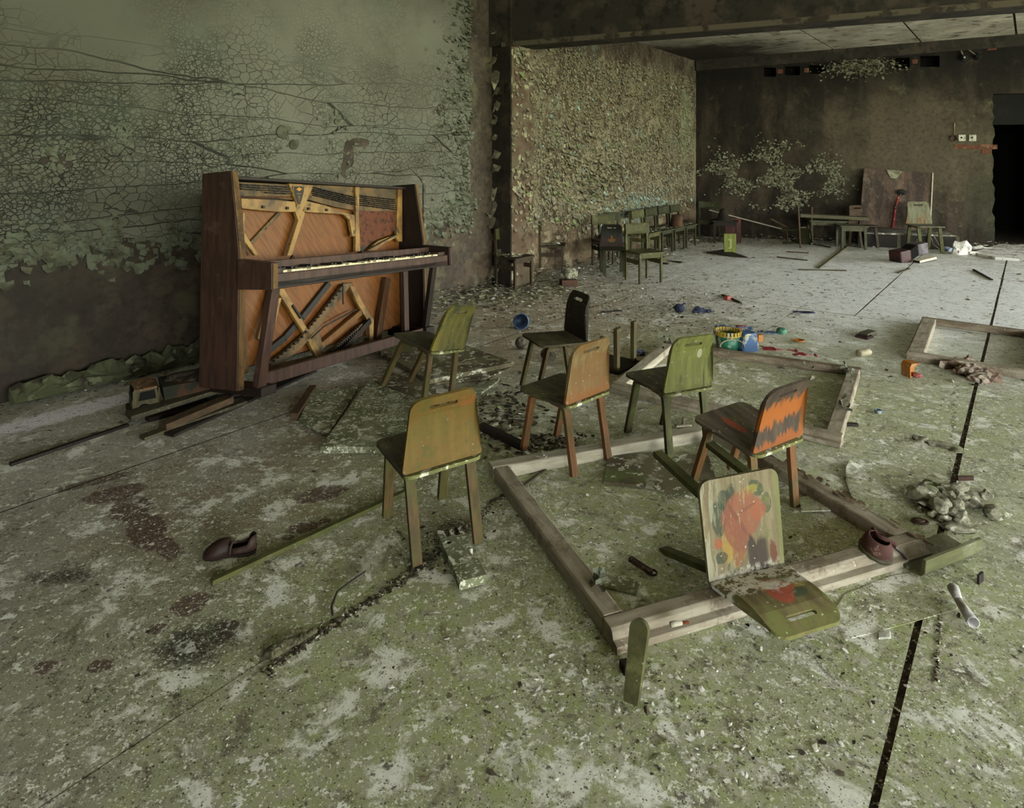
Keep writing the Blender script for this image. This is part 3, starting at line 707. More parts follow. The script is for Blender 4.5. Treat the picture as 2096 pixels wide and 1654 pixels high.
# the overturned painted chair: its seat stands upright, its back lies towards the camera
def flower_seat(t,v,c,g,mid,fine):
    B=lambda x,y,rx,ry,rot=0,a=.35: t.blob(v,(x,y,.26),(rx,ry,.3),.2,a,mid,rot)
    for (x,y,rx,ry,rot,col) in ((-.055,.215,.022,.03,.4,(54,66,46)),(-.035,.228,.014,.026,-.3,(54,66,46)),(.055,.232,.02,.03,.9,(60,74,50)),(-.075,.17,.025,.045,.1,(58,70,48)),(.085,.19,.018,.03,0,(70,78,50)),
        (-.045,.115,.028,.06,-.4,(168,136,54)),(.03,.228,.034,.014,.3,(152,140,56)),(-.03,.07,.035,.022,.3,(156,136,58)),(-.078,.075,.02,.016,0,(54,64,48)),(-.04,.045,.022,.02,.5,(54,66,46)),(-.02,.09,.02,.05,-.3,(160,128,56)),
        (.005,.17,.058,.062,0,(148,84,58)),(-.03,.13,.03,.06,.5,(134,76,58)),(.055,.175,.028,.03,0,(156,90,60)),(-.015,.09,.022,.045,-.3,(134,84,60)),(-.085,.11,.014,.014,0,(168,86,56))):
        c=t.mix(t.math('MULTIPLY',t.math('MULTIPLY',B(x,y,rx,ry,rot,.6),t.ss(fine,.22,.5)),.8),c,col)
    c=t.mix(t.math('MULTIPLY',B(-.008,.15,.006,.06,.6,.7),.4),c,(104,60,46))
    c=t.mix(t.math('MULTIPLY',B(.02,.185,.03,.005,.3,.6),.4),c,(110,62,48))
    c=t.mix(t.math('MULTIPLY',t.ss(t.noise(t.mapv(v,sc=(1,.2,1)),75,5,.7),.57,.64),.6),c,(160,150,120))
    X,Y,Z=t.sep(v); st=t.noise(t.mapv(v,sc=(1,.15,1)),60,5,.6)
    yy=t.math('MULTIPLY_ADD',t.math('SUBTRACT',st,.5),.08,Y)
    dk=t.math('MULTIPLY',t.ss(yy,.115,.095),t.math('MULTIPLY',t.ss(X,.0,.015),t.ss(X,.085,.065))); c=t.mix(t.math('MULTIPLY',dk,.9),c,(58,44,36))
    c=t.mix(t.math('MULTIPLY',t.ss(yy,.045,.02),t.ss(fine,.4,.55)),c,(176,174,158))
    c=t.mix(t.math('MULTIPLY',t.math('MULTIPLY',t.ss(X,-.05,-.1),t.ss(st,.5,.6)),.6),c,(176,176,150))
    c=t.mix(t.math('MULTIPLY',t.blob(v,(.092,.06,.26),(.012,.03,.3),.4,.6,fine),.9),c,(104,58,34))
    return t.mix(t.math('MULTIPLY',t.ss(X,.105,.125),.7),c,(126,132,72))
def flower_back(t,v,c,g,mid,fine):
    B=lambda x,z,rx,rz,a=.4: t.blob(v,(x,.02,.2577+z),(rx,.3,rz),.25,a,mid)
    for (x,z,rx,rz,col) in ((.045,.135,.03,.016,(62,78,54)),(.07,.105,.03,.016,(140,128,60)),(-.01,.085,.03,.02,(150,124,54)),(0,.12,.032,.04,(160,74,56)),(.03,.10,.03,.028,(164,84,58)),(.02,.075,.03,.016,(170,104,60))):
        c=t.mix(t.math('MULTIPLY',B(x,z,rx,rz),.85),c,col)
    X,Y,Z=t.sep(v)
    m=t.math('MULTIPLY',t.ss(t.math('MULTIPLY_ADD',t.math('SUBTRACT',mid,.5),.3,Z),.375,.33),t.ss(t.noise(v,55,5,.7),.47,.52)); c=t.mix(m,c,(206,206,196))
    b=B(.02,.085,.06,.022,.9); return t.mix(t.math('MULTIPLY',b,t.ss(fine,.38,.5)),c,(206,206,196))
W_fs=wood('painted_flower_seat',(140,128,96),(118,104,76),(112,118,64),(.58,.7),grain='y',extra=flower_seat)
W_fb=wood('painted_flower_backrest',(112,104,66),(88,78,50),(104,108,56),(.5,.64),extra=flower_back)
o=make_ply_chair('overturned plywood chair with red flowers painted on its upright seat, back lying on the floor',(W_fs,W_fb,L_gr),'overturned chairs')
for ch in o.children:
    if ch.name.startswith('seat'): ch['label']='seat painted with red flowers and green leaves'
    if ch.name.startswith('backrest'): ch['label']='backrest painted with red flowers under flaked whitewash'
w=[1.3984879381171358,0.2524146421480242,0.2781562782695174]
o.matrix_world=Matrix.Translation((0.5546,1.9828,-.0003))@rotm(w)

# ------------------------------------------------------------------ framed wooden nursery chair
def make_frame_chair(label,mat,group=None,hs=.29,w=.26,d=.25,ht=.535,tag_it=True,mseat=None,backmat=None):
    r=empty('wooden_chair'); 
    if tag_it: tag(r,label,'chair',group)
    t=.022
    m=MB(); m.plate(rrect(w/2+.008,w/2+.012,-.0,d+.02,.006,.015),.016,deform=lambda x,y:Vector((x,y,hs-.008-.006*math.cos(x/w*3))),grid=.05); m.build('seat',mseat or mat,r)
    for sx in (-1,1):
        m=MB(); x=sx*(w/2-t/2)
        m.sweep([(x,.0+t/2,0),(x,t/2,hs*.9),(x,-.012+t/2,ht)],t,t*1.15); m.build('leg',mat,r,.002)
        m=MB(); m.sweep([(x,d-t/2,0),(x,d-t/2,hs-.017)],t,t); m.build('leg',mat,r,.002)
        m=MB(); m.box(x-.007,x+.007,t,d-t,hs-.115,hs-.075); m.build('side_rail',mat,r,.002)
    m=MB(); m.box(-w/2+t,w/2-t,d-t/2-.007,d-t/2+.007,hs-.055,hs-.018); m.build('front_rail',mat,r,.002)
    m=MB(); m.box(-w/2+t,w/2-t,.004,.018,hs-.06,hs-.02); m.build('back_rail',mat,r,.002)
    m=MB(); m.plate(rrect(w/2+.004,w/2+.004,0,.1,.004,.012),.010,deform=lambda x,y:Vector((x,.026+1.1*x*x*.6-.012-y*.1,ht-.095+y)),grid=.02); m.build('back_board',backmat or mat,r)
    return r
F_green=wood('olive_green_paint_wood',(104,102,58),(84,82,46),(128,128,78),(.54,.66))
F_dkgreen=wood('dark_green_paint_wood',(70,72,36),(54,54,30),(84,84,50),(.55,.68))
F_brown=wood('dull_brown_chair_wood',(84,66,44),(62,50,34),(80,76,44),(.56,.7),specks=False)
def fc(px,py,yaw,label,mat,s=1,group=None,**k):
    p=fl(px,py); o=make_frame_chair(label,mat,group,**k); 
    if s!=1: o.scale=(s,s,s)
    o.location=p; o.rotation_euler=(0,0,yaw); return o
def yaw_of(v): return math.atan2(-v.x,v.y)
G_fc='small wooden chairs by the far left wall'
fc(1301.5,570.5,-2.74,'olive green wooden chair with flecked back board, in front of the leaning pole',F_green,1,G_fc)
fc(1004+26,583,-math.pi/2-.7,'brown wooden chair with green back board, seat heaped with chips, left of pilaster',F_brown,.98,G_fc,backmat=F_green)
fc(1104,556,-math.pi/2-.1,'brown wooden chair half behind the pilaster with paint chips on its seat',F_brown,.98,G_fc,backmat=F_green)
fc(1233,541,-2.9,'wooden chair with a bright green back board behind the dark plywood chair',F_brown,1,G_fc,backmat=F_green)
fc(1245,530,-2.8,'dark green wooden chair hidden furthest back, against the flaking wall',F_dkgreen,1,G_fc)
# row of chairs along the wall
yw=yaw_of(nw)
row=[(2.15,'first and greenest chair of the row against the wall, nearest the leaning pole',F_green),(1.8,'second chair of the row against the wall, seat heaped with chips',F_dkgreen),(1.45,'third chair of the row against the wall, under the brown bucket',F_dkgreen),(1.1,'fourth chair of the row against the wall, next to the corner',F_dkgreen)]
for u,lab,mt in row:
    o=make_frame_chair(lab,mt,'row of chairs along the far left wall',w=.3); p=lwall(u,0,.16); o.location=p; o.rotation_euler=(0,0,yw)
cc=K+bw*.36-nb*0+nb*.0
o=make_frame_chair('dark wooden chair standing in the far corner with its back to the rear wall',F_dkgreen,'row of chairs along the far left wall',w=.3); 
pc=K+bw*.2+nb*.3; o.location=pc; o.rotation_euler=(0,0,yaw_of(nb))
# low table in the corner beside it
def simple_table(name,label,cat,px,py,yaw,w,d,h,mat,group=None,tt=.018,leg=.03):
    r=empty(name,fl(px,py),yaw); tag(r,label,cat,group)
    m=MB(); m.box(-w/2,w/2,-d/2,d/2,h-tt,h); m.build('tabletop' if cat=='table' else 'seat',mat,r,.003)
    for sx in (-1,1):
        for sy in (-1,1):
            x,y=sx*(w/2-leg),sy*(d/2-leg); m=MB(); m.sweep([(x,y,0),(x*.97,y*.97,h-tt)],leg,leg); m.build('leg',mat,r,.002)
    for sy in (-1,1):
        m=MB(); m.box(-w/2+leg*1.5,w/2-leg*1.5,sy*(d/2-leg)-.006,sy*(d/2-leg)+.006,h-tt-.05,h-tt); m.build('apron',mat,r)
    return r
M_dkwood=wood('sooty_dark_wood',(52,42,33),(38,31,25),(66,60,44),(.56,.7),specks=False)
simple_table('low_table','low dark table in the far corner beside the row of chairs','table',1484,497,yaw_of(nb)+math.pi,.34,.24,.31,M_dkwood)
# dark plywood chair with an orange star, and its neighbour
def star_back(t,v,c,g,mid,fine):
    X,Y,Z=t.sep(v); c=t.mix(t.ss(Z,.37,.34),c,(58,42,30))
    m=None
    for (x,z,rx,rz,rot) in ((0,.355,.012,.022,0),(-.018,.33,.024,.011,0),(.018,.33,.024,.011,0)):
        b=t.blob(v,(x,.02,z),(rx,.4,rz),.3,.4,mid); m=b if m is None else t.math('MAXIMUM',m,b)
    c=t.mix(m,c,(132,84,34)); return t.mix(t.blob(v,(0,.02,.315),(.03,.4,.008),.3,.3,mid),c,(106,96,44))
o=make_ply_chair('dark plywood chair with a small orange star on its back, facing the camera',(F_dkgreen,wood('dark_star_backrest',(44,44,28),(34,32,22),extra=star_back,specks=False),F_dkgreen),'plywood chairs at the far end')
o.matrix_world=Matrix.Translation(fl(1251,556.5))@Matrix.Rotation(2.8+.3,4,'Z')
# tipped chairs around
def tipped(label,mats,px,py,rot,s=1,dz=0):
    o=make_ply_chair(label,mats,'plywood chairs at the far end'); o.matrix_world=Matrix.Translation(fl(px,py)+Vector((0,0,dz)))@rot@Matrix.Scale(s,4); return o
RZ=lambda a: Matrix.Rotation(a,4,'Z'); RX=lambda a: Matrix.Rotation(a,4,'X'); RY=lambda a: Matrix.Rotation(a,4,'Y')
tipped('green plywood chair tipped forward on its back edge behind the olive green chair',(F_green,F_dkgreen,F_dkgreen),1382,541,RZ(.5)@RX(-1.48),1.0,.012)
tipped('dark green plywood chair lying on its side before the sooty rear wall',(F_dkgreen,F_dkgreen,F_dkgreen),1600,503,RZ(-.9)@RY(1.45),.85,.12)
tipped('tall pale plywood chair scraped to orange, standing before the leaning board',(wood('pale_seat',(140,138,112),(112,108,86)),wood('scraped_pale_backrest',(150,150,120),(124,122,96),extra=lambda t,v,c,g,mid,fine: t.mix(t.math('MULTIPLY',t.ss(t.noise(t.mapv(v,sc=(1,1,.1)),55,5,.65),.47,.56),t.ss(t.sep(v)[2],.4,.33)),c,(146,98,50))),L_gr),1878,510,RZ(3.02),1.24)
tipped('brown plywood chair with handle slot half hidden left of the leaning board',(F_brown,wood('brown_rust_backrest',(106,80,58),(80,60,44),specks=False),F_brown),1754,501,RZ(3.15),1.08)
# table with a stool and a plank
M_grey=wood('grey_green_furniture',(104,104,76),(82,80,60),(110,112,76),(.5,.64))
simple_table('low_table','low grey-green nursery table with a plank lying across it','table',1690,500,-.25,.46,.3,.33,M_grey)
simple_table('stool','square grey-green stool in front of the low table','stool',1741,508,-.2,.33,.3,.3,M_grey)
m=MB(); m.box(-.42,.42,-.09,.09,0,.045); o=tag(m.build('plank',wood('weathered_plank',(116,108,82),(90,82,62),(104,104,66),(.5,.64),grain='x'),None,.004),'thick weathered plank resting across the low table','plank')
pp=at(1704,466,fl(1700,502).y); o.location=(pp.x,pp.y,.355); o.rotation_euler=(0,.035,-.22)
# overturned stool with legs in the air
r=empty('overturned_stool'); tag(r,'brown wooden stool upside down with its legs in the air behind the pale orange chair','stool','overturned chairs')
pL=fl(1262,763); pR=fl(1296,744); ex=(pR-pL); wS=ex.length; ex.normalize(); ey=Vector((-ex.y,ex.x,0))
r.matrix_world=frameM((pL+pR)/2,ex,ey)
wl_=wood('mossy_upturned_wood',(104,88,52),(80,66,40),(100,100,52),(.46,.62),specks=False)
for i,(x,y,h) in enumerate(((-wS/2,0,.245),(wS/2,0,.242))): 
    m=MB(); m.sweep([(x,y,.0),(x*1.02,y,h)],.033,.024); m.build('leg',wl_,r,.002)
for x in (-wS/2,wS/2):
    m=MB(); m.sweep([(x,.2,0),(x,.205,.12)],.03,.024); m.build('leg',wl_,r,.002)
m=MB(); m.box(-wS/2-.03,wS/2+.03,-.03,.24,.0,.014); m.build('seat',M_dkwood,r,.003)
m=MB(); m.box(-wS/2,wS/2,.19,.21,.015,.06); m.build('apron',wl_,r,.002)

# ------------------------------------------------------------------ piano
S=.905
pd=[v*S for v in (1.7183,1.1123,.2181,.6758,.2822,.2752,.5094,.643,.5005,.0449)]
W,Ht,d1,zb_,d2,d3,aY,aT,aB,th=pd
po=Vector((-1.6245*S,3.3246*S,CH+S*(-.0056-CH)))
PM=Matrix.Translation(po)@Matrix.Rotation(1.1193,4,'Z')@rotm((-.0827,.0825,0))
piano=empty('upright_piano',M=PM); tag(piano,'derelict brown upright piano with bare strings and orange soundboard against the left wall','piano')
PMi=PM.inverted()
def pz(zx,zy,yy=-.10):
    """point of the piano's frame plane y=yy from a detail coordinate"""
    px,py=390+zx/3.307,330+zy/3.307
    o_=PMi@Vector((0,0,CH)); d_=(PMi.to_3x3()@Vector(((px-CX)/FPX,1,-(py-HOR)/FPX)))
    t_=(yy-o_.y)/d_.y; p=o_+d_*t_; return (p.x,p.z)
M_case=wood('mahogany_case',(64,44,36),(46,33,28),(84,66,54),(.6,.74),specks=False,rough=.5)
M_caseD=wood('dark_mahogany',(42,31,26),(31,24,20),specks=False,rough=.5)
M_trim=wood('bare_tan_edge',(124,94,56),(94,70,42),(70,52,34),(.5,.64),specks=False)
M_gold=grime('tarnished_gold_iron',(156,120,62),[((112,82,40),7,.42,.6),((70,54,32),16,.55,.68)],rough=.5,bump=(90,.3,.002),spec=.5)
M_goldD=grime('dull_gold_iron',(110,84,46),[((74,58,34),8,.42,.6),((46,38,26),18,.55,.68)],rough=.55,bump=(90,.3,.002),spec=.4)
def board_x(t,v,c,g,mid,fine):
    q=t.mapv(t.mapv(v,rot=(0,-.9,0)),sc=(.1,1,1)); gg=t.noise(q,70,4,.5); c=t.mix(t.ss(gg,.42,.6),(168,106,48),(146,88,38))
    return t.mix(t.math('MULTIPLY',t.ss(mid,.52,.72),.5),c,(116,84,48))
M_sound=wood('orange_soundboard',(160,92,40),(130,72,32),extra=board_x,specks=False,rough=.45)
M_iron=grime('black_iron',(32,28,24),[((58,48,36),20,.5,.66)],rough=.5,spec=.4)
M_key=grime('yellowed_ivory',(214,204,170),[((150,140,112),30,.6,.72)],rough=.4)
M_copper=grime('copper_string',(104,60,40),[((66,44,32),30,.5,.6)],rough=.45,metal=.3)
prof=lambda: [(0,0),(-d3,0),(-d2,zb_),(-d1,Ht),(0,Ht)]
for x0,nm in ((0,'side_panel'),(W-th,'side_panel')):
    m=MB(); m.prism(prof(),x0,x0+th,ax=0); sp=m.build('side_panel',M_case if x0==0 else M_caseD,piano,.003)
    e=MB(); e.sweep([(x0+th/2,-d3-.002,0.0),(x0+th/2,-d2-.002,zb_),(x0+th/2,-d1-.002,Ht-.002)],th-.008 if x0==0 else th-.014,.006); e.build('edge_veneer',M_trim,sp)
yF=-.085
m=MB(); m.box(th,W-th,-.035,-.03,.04,Ht-.07); m.build('back_panel',M_caseD,piano)
m=MB(); m.box(th,W-th,-.058,-.05,.05,Ht-.12); m.build('soundboard',M_sound,piano)
zt0=pz(310,122)[1]
m=MB(); m.box(th,W-th,-.062,-.04,Ht-.155,Ht-.07); m.build('pin_block',M_iron,piano,.003)
m=MB(); m.box(th,W-th,-.13,0,zt0-.004,zt0+.012); m.build('top_rail',M_caseD,piano,.003)
plate_=MB(); 
m=MB(); m.prism([pz(*p,yF) for p in ((315,140),(690,158),(1100,168),(1415,182),(1410,345),(1120,335),(1000,315),(900,290),(800,262),(690,262),(322,235))],yF,yF+.02,ax=1); m.build('iron_plate',M_goldD,piano,.002)
for pts,mt in (
  (((325,252),(560,262),(690,275),(702,345),(560,345),(330,322)),M_gold),
  (((762,268),(900,300),(1015,345),(1095,365),(1100,505),(1080,512),(1060,400),(1020,362),(745,345)),M_gold),
  (((648,152),(818,162),(742,335),(760,352),(668,640),(636,640),(712,400),(690,345),(702,300)),M_gold),
  (((1100,175),(1128,175),(1124,350),(1134,612),(1100,612),(1102,350)),M_gold),
  (((1392,182),(1418,186),(1418,545),(1392,545),(1378,520),(1384,350)),M_gold),
  (((1185,606),(1250,540),(1392,490),(1392,512),(1290,560),(1240,606)),M_gold),
  (((340,480),(352,488),(442,634),(420,640),(345,540)),M_gold),
  (((560,862),(615,862),(890,1330),(850,1360),(760,1180)),M_gold),
  (((525,866),(570,866),(452,1215),(436,1200)),M_goldD),
  (((336,350),(352,350),(352,640),(336,640)),M_gold),
  (((462,1395),(900,1300),(1200,1215),(1200,1250),(900,1345),(470,1440)),M_goldD),
  (((560,925),(600,925),(505,1310),(462,1400),(452,1360)),M_gold),
  (((1020,830),(1085,820),(850,1130),(740,1260),(600,1370),(480,1430),(462,1400),(600,1300),(740,1180),(850,1050)),M_goldD),
  (((1060,840),(1095,850),(1150,960),(1225,1070),(1222,1220),(1196,1220),(1195,1100),(1110,960)),M_gold),
  (((910,1330),(900,1300),(1145,1098),(1160,1110),(1010,1240)),M_goldD),
  (((760,1190),(850,1130),(900,1330),(860,1350)),M_goldD)):
    m=MB(); P=[pz(*p,yF) for p in pts]; P=P if sum((P[i][0]*P[(i+1)%len(P)][1]-P[(i+1)%len(P)][0]*P[i][1]) for i in range(len(P)))>0 else P[::-1]
    m.prism(P,yF-.018,yF+.004,ax=1); m.build('frame_bar',mt,piano,.003)
def pbar(name,a,b,w,mt,y0=-.07,y1=-.056,par=None):
    A=Vector((*pz(*a,y0),)); B=Vector((*pz(*b,y0),)); d=(B-A).normalized(); n=Vector((-d.y,d.x))*w/2
    m=MB(); m.prism([A+n,A-n,B-n,B+n] if False else [tuple(A-n),tuple(B-n),tuple(B+n),tuple(A+n)],y0,y1,ax=1); return m.build(name,mt,par or piano,.002)
pbar('rib',(605,348),(402,565),.022,M_goldD,-.072)
pbar('rib',(700,640),(560,870),.02,M_caseD,-.066)
for a,b in (((945,825),(760,1060)),((760,1060),(640,1200)),((640,1200),(505,1305))):
    pbar('bass_bridge',a,b,.034,M_iron,-.082)
for a,b in (((1150,600),(1225,510)),((1225,510),(1300,455)),((1300,455),(1395,425))): pbar('treble_bridge',a,b,.05,M_iron,-.083)
pbar('light_rail',(1158,1022),(850,1285),.034,wood('pale_rail_wood',(176,128,78),(150,104,60),specks=False),-.10,-.07)
pbar('dark_rail',(1222,1078),(1010,1310),.035,wood('grey_rail_wood',(76,66,54),(52,44,36),specks=False),-.115,-.08)
pbar('pedal_rod',(1130,1000),(905,1120),.008,M_iron,-.11,-.102); pbar('pedal_rod',(905,1120),(820,1200),.006,M_iron,-.11,-.102)
pbar('damper_lever',(695,975),(752,1062),.012,M_iron,-.115,-.10)
pbar('hanging_strap',(1033,820),(1036,970),.007,M_iron,-.13,-.122)
pbar('wood_post',(1340,790),(1270,1215),.055,wood('tan_post',(120,82,48),(92,62,38),specks=False),-.10,-.06)
pbar('wood_post',(350,1060),(372,1440),.035,M_trim,-.12,-.08)
# tuning pins, strings, hitch pins: too many to count, one part each
rd=random.Random(21)
pins=MB(); 
def pin(zx,zy,y=yF,L=.022,r=.0028):
    u,z=pz(zx,zy,y); pins.box(u-r,u+r,y-L,y,z-r,z+r)
for k in range(34):
    x=322+k*9.8; 
    for j in range(4):
        if j==3 and x<480: continue
        pin(x+j*3,158+j*15+k*.55+rd.uniform(-1.5,1.5))
for k in range(32):
    x=815+k*9.3; yy=178+k*2.2
    for j in range(5): pin(x+j*2,yy+j*13+rd.uniform(-1.5,1.5))
for k in range(26):
    x=1128+k*9.6; yy=232+k*1.2
    for j in range(6): pin(x+j*1.5,yy+j*13+rd.uniform(-1.5,1.5))
tag(pins.build('tuning_pins',M_iron,piano),kind='stuff')
hp=MB(); pins=hp
for k in range(12): pin(1005-k*21,880+k*25,-.103,.012,.005)
for k in range(11): pin(750-k*27,1190+k*23,-.103,.012,.005)
for k in range(16): pin(1130-k*13.5,1122+k*12,-.103,.01,.004); pin(1120-k*13.5,1150+k*12,-.103,.01,.004)
for k in range(16): pin(1210+k*11.5,590-k*6.2,-.104,.012,.004)
for (x,y) in ((485,310),(648,318),(793,322),(915,330)): pin(x,y,-.103,.012,.007)
tag(hp.build('hitch_pins',M_iron,piano),kind='stuff')
st_=MB()
for k in range(36):
    x=1132+k*7.1; a=pz(x,338,-.088); b_=pz(x-2,min(600,470+abs(1380-x)*.5),-.088); st_.box(min(a[0],b_[0])-.0008,max(a[0],b_[0])+.0008,-.089,-.087,b_[1],a[1])
for k in range(40):
    x=330+k*9; a=pz(x,236,-.089); b_=pz(x,252,-.089); st_.box(a[0]-.001,a[0]+.001,-.091,-.088,b_[1],a[1])
tag(st_.build('strings',M_copper,piano),kind='stuff')
# badge
bp=[(688,165),(768,168),(765,205),(738,300),(722,300),(690,205)]
def orient(P): return P if sum((P[i][0]*P[(i+1)%len(P)][1]-P[(i+1)%len(P)][0]*P[i][1]) for i in range(len(P)))>0 else P[::-1]
yb=yF-.019
m=MB(); m.prism(orient([pz(*p,yb) for p in bp]),yb-.003,yb,ax=1); badge=m.build('maker_badge',M_gold,piano)
m=MB(); m.prism(orient([pz(728+(x-728)*.86,222+(y-222)*.9,yb) for x,y in bp]),yb-.005,yb-.003,ax=1); m.build('badge_field',M_iron,badge)
m=MB(); m.prism(orient([pz(*p,yb) for p in ((728,176),(748,190),(728,204),(708,190))]),yb-.007,yb-.005,ax=1); m.build('badge_diamond',grime('badge_orange',(206,142,62)),badge)
m=MB()
for x in (712,718,724,730,736,742): m.prism(orient([pz(*p,yb) for p in ((x,216),(x+4,216),(x+4,224),(x,224))]),yb-.007,yb-.005,ax=1)
for k in range(6): x=724+(k%2)*7-3; y=236+k*8; m.prism(orient([pz(*p,yb) for p in ((x,y),(x+7,y-2),(x+5,y+5),(x-2,y+6))]),yb-.007,yb-.005,ax=1)
m.build('badge_writing',M_gold,badge)
# keybed, arms, keys
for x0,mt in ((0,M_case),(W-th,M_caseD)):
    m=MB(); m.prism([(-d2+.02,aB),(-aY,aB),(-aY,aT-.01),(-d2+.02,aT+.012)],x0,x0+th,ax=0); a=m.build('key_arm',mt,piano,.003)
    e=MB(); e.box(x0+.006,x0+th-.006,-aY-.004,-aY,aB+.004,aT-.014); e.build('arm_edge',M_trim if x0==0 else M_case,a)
m=MB(); m.box(th,W-th,-aY+.012,-.10,aB+.0,aB+.035); m.build('keybed',M_caseD,piano,.003)
m=MB(); m.box(th,W-th,-aY+.012,-aY+.034,aB+.004,aT-.060); m.build('key_slip',M_case,piano,.004)
m=MB(); m.box(th,W-th,-aY+.155,-aY+.175,aB+.03,aT-.006); m.build('fallboard',M_case,piano,.004)
m=MB(); m.box(th,W-th,-aY+.176,-aY+.20,aT-.05,aT-.02); m.build('fallboard_ledge',M_case,piano,.004)
ku0=th+.065; ku1=W-th-.085; kw=(ku1-ku0)/52
zk=aT-.050
for x0,x1 in ((th,ku0-.004),(ku1+.004,W-th)):
    m=MB(); m.box(x0,x1,-aY+.034,-aY+.155,zk-.03,zk+.012); m.build('key_block',M_case,piano,.002)
m=MB(); m.box(ku0,ku1,-aY+.034,-aY+.16,zk-.035,zk-.016); m.build('key_frame',M_caseD,piano)
rd=random.Random(4)
mk=MB(); mk.box(0,kw-.0015,0,.115,-.016,.004); k0=mk.build('white_key',M_key,piano); 
for i in range(52):
    o=k0 if i==0 else k0.copy()
    if i: COL.objects.link(o); o.parent=piano
    o.location=(ku0+kw*i,-aY+.036,zk-.004+rd.choice((0,0,0,.003,-.006,-.009,-.002))); o.rotation_euler=(rd.uniform(-.03,.03),0,0)
mk=MB(); mk.box(0,kw*.55,.045,.115,.0,.011); kb=None
for i in range(52):
    if i%7 in (0,1,3,4,5) and i<51:
        if rd.random()<.2: continue
        if kb is None: kb=mk.build('black_key',M_iron,piano); o=kb
        else: o=kb.copy(); COL.objects.link(o); o.parent=piano
        o.location=(ku0+kw*i+kw*.72,-aY+.036,zk+.001+rd.uniform(-.006,.002))
# legs, toe block, bottom rail
lg=lambda a,b,w,t,mt,n='leg': (lambda m:(m.sweep([a,b],w,t),m.build(n,mt,piano,.003)))(MB())
lg((th+.03,-aY+.06,aB),(th+.02,-d3-.075,.012),.05,.035,M_case)
lg((W-th-.04,-aY+.1,aB),(W-th-.03,-d3-.03,.05),.05,.03,M_caseD)
lg((W-th-.17,-d3+.03,aB),(W-th-.17,-d3+.03,.0),.05,.03,M_case,'case_post')
m=MB(); m.box(th,th+.09,-d3-.11,-.02,-.03,.012); m.build('toe_block',M_caseD,piano,.004)
m=MB(); m.box(W-th-.09,W-th,-d3-.08,-.02,.0,.062); m.build('toe_block',M_caseD,piano,.004)
m=MB(); m.box(th+.03,W-th-.06,-d3-.055,-d3-.025,.0,.060); m.build('bottom_rail',M_case,piano,.004)

# ------------------------------------------------------------------ fallen window frames
M_fw=wood('peeling_white_window_wood',(156,148,130),(128,118,100),(112,100,82),(.5,.6),grain='x',rough=.75)
M_fwd=wood('grimy_window_wood',(128,116,98),(96,84,68),(74,64,50),(.52,.64),grain='x')
M_ledge=wood('white_window_ledge',(190,184,164),(160,152,132),(120,112,92),(.58,.7),grain='x')
def rail(name,a,b,w,h,parent,mat,side=1,ledge=0,lm=None,z0=0,ea=0,eb=0):
    """bar from a to b (outer edge), width w to the inner side"""
    a=Vector(a);b=Vector(b); L=(b-a).length; d=(b-a)/L; n=Vector((-d.y,d.x,0))*side
    m=MB()
    M=frameM((a.x,a.y,a.z),d,n,Vector((0,0,1)))
    if side<0: M=frameM((b.x,b.y,a.z),-d,n)
    if ledge:
        P=[(0,z0),(w,z0),(w,h*.94),(w-.006,h),(ledge+.012,h),(ledge+.004,h*.86),(ledge,h*.5),(0,h*.42)]
    else: P=[(0,z0),(w,z0),(w,h*.94),(w-.005,h),(.006,h),(0,h*.9)]
    m.prism(P,ea,L-eb,ax=0)
    # P is (y,z) with x as the extrusion
    o=m.build(name,mat,None,.0015); o.parent=parent; o.matrix_local=M; return o
def window_frame(label,FL,FR,BR,BL,h,ws,mats,ledges=(0,0,0,0),dz=0):
    """corners are outer corners on the floor; ws widths front,right,back,left"""
    r=empty('window_frame'); tag(r,label,'window frame','window frames lying on the floor')
    C_=[FL,FR,BR,BL]; nm=('rail','stile','rail','stile')
    out=[]
    for i in range(4):
        a=C_[i]; b_=C_[(i+1)%4]
        if a is None or b_ is None: continue
        a=Vector((a.x,a.y,dz)); b_=Vector((b_.x,b_.y,dz))
        ea=0 if i%2==0 else ws[(i-1)%4]; eb=0 if i%2==0 else ws[(i+1)%4]
        out.append(rail(nm[i],a,b_,ws[i],h,r,mats[i],1,ledges[i],ea=ea,eb=eb))
    return r,out
hA=.045
FLa=fl(1262.5,1304.5,hA); FRa=fl(1908,1114,hA); BLa=fl(999,943,hA)
# far right corner: right stile runs back along the measured line
def isect(p,d,q,e):
    den=d.x*e.y-d.y*e.x; t_=((q.x-p.x)*e.y-(q.y-p.y)*e.x)/den; return p+d*t_
dR=fl(1631.8,953,hA)-fl(1875.6,1089,hA); dB=fl(1437,868,hA)-BLa
BRa=isect(FRa,dR,BLa,dB)
winA,_p=window_frame('large white window frame lying nearest the camera, three chairs standing across it',FLa,FRa,BRa,BLa,hA,(.075,.062,.06,.06),(M_fw,M_fw,M_ledge,M_fw),(.02,0,0,0))
hB=.04
FLb=fl(1247,788,hB);FRb=fl(1720,899,hB);BRb=fl(1762,752,hB);BLb=fl(1361,698,hB)
winB,_p=window_frame('white window frame lying behind the green chair, below the row of toys',FLb,FRb,BRb,BLb,hB,(.07,.062,.05,.065),(M_fw,M_fw,M_fwd,M_ledge),(.018,0,0,0),.002)
hC=.045
BLc=fl(1887.3,648,hC); FLc=fl(1855,720.3,hC); dc1=fl(2035.8,667,hC)-BLc; dc2=fl(2035.8,750.7,hC)-FLc
FRc=FLc+dc2*1.5; BRc=isect(BLc,dc1,FRc,(BLc-FLc))
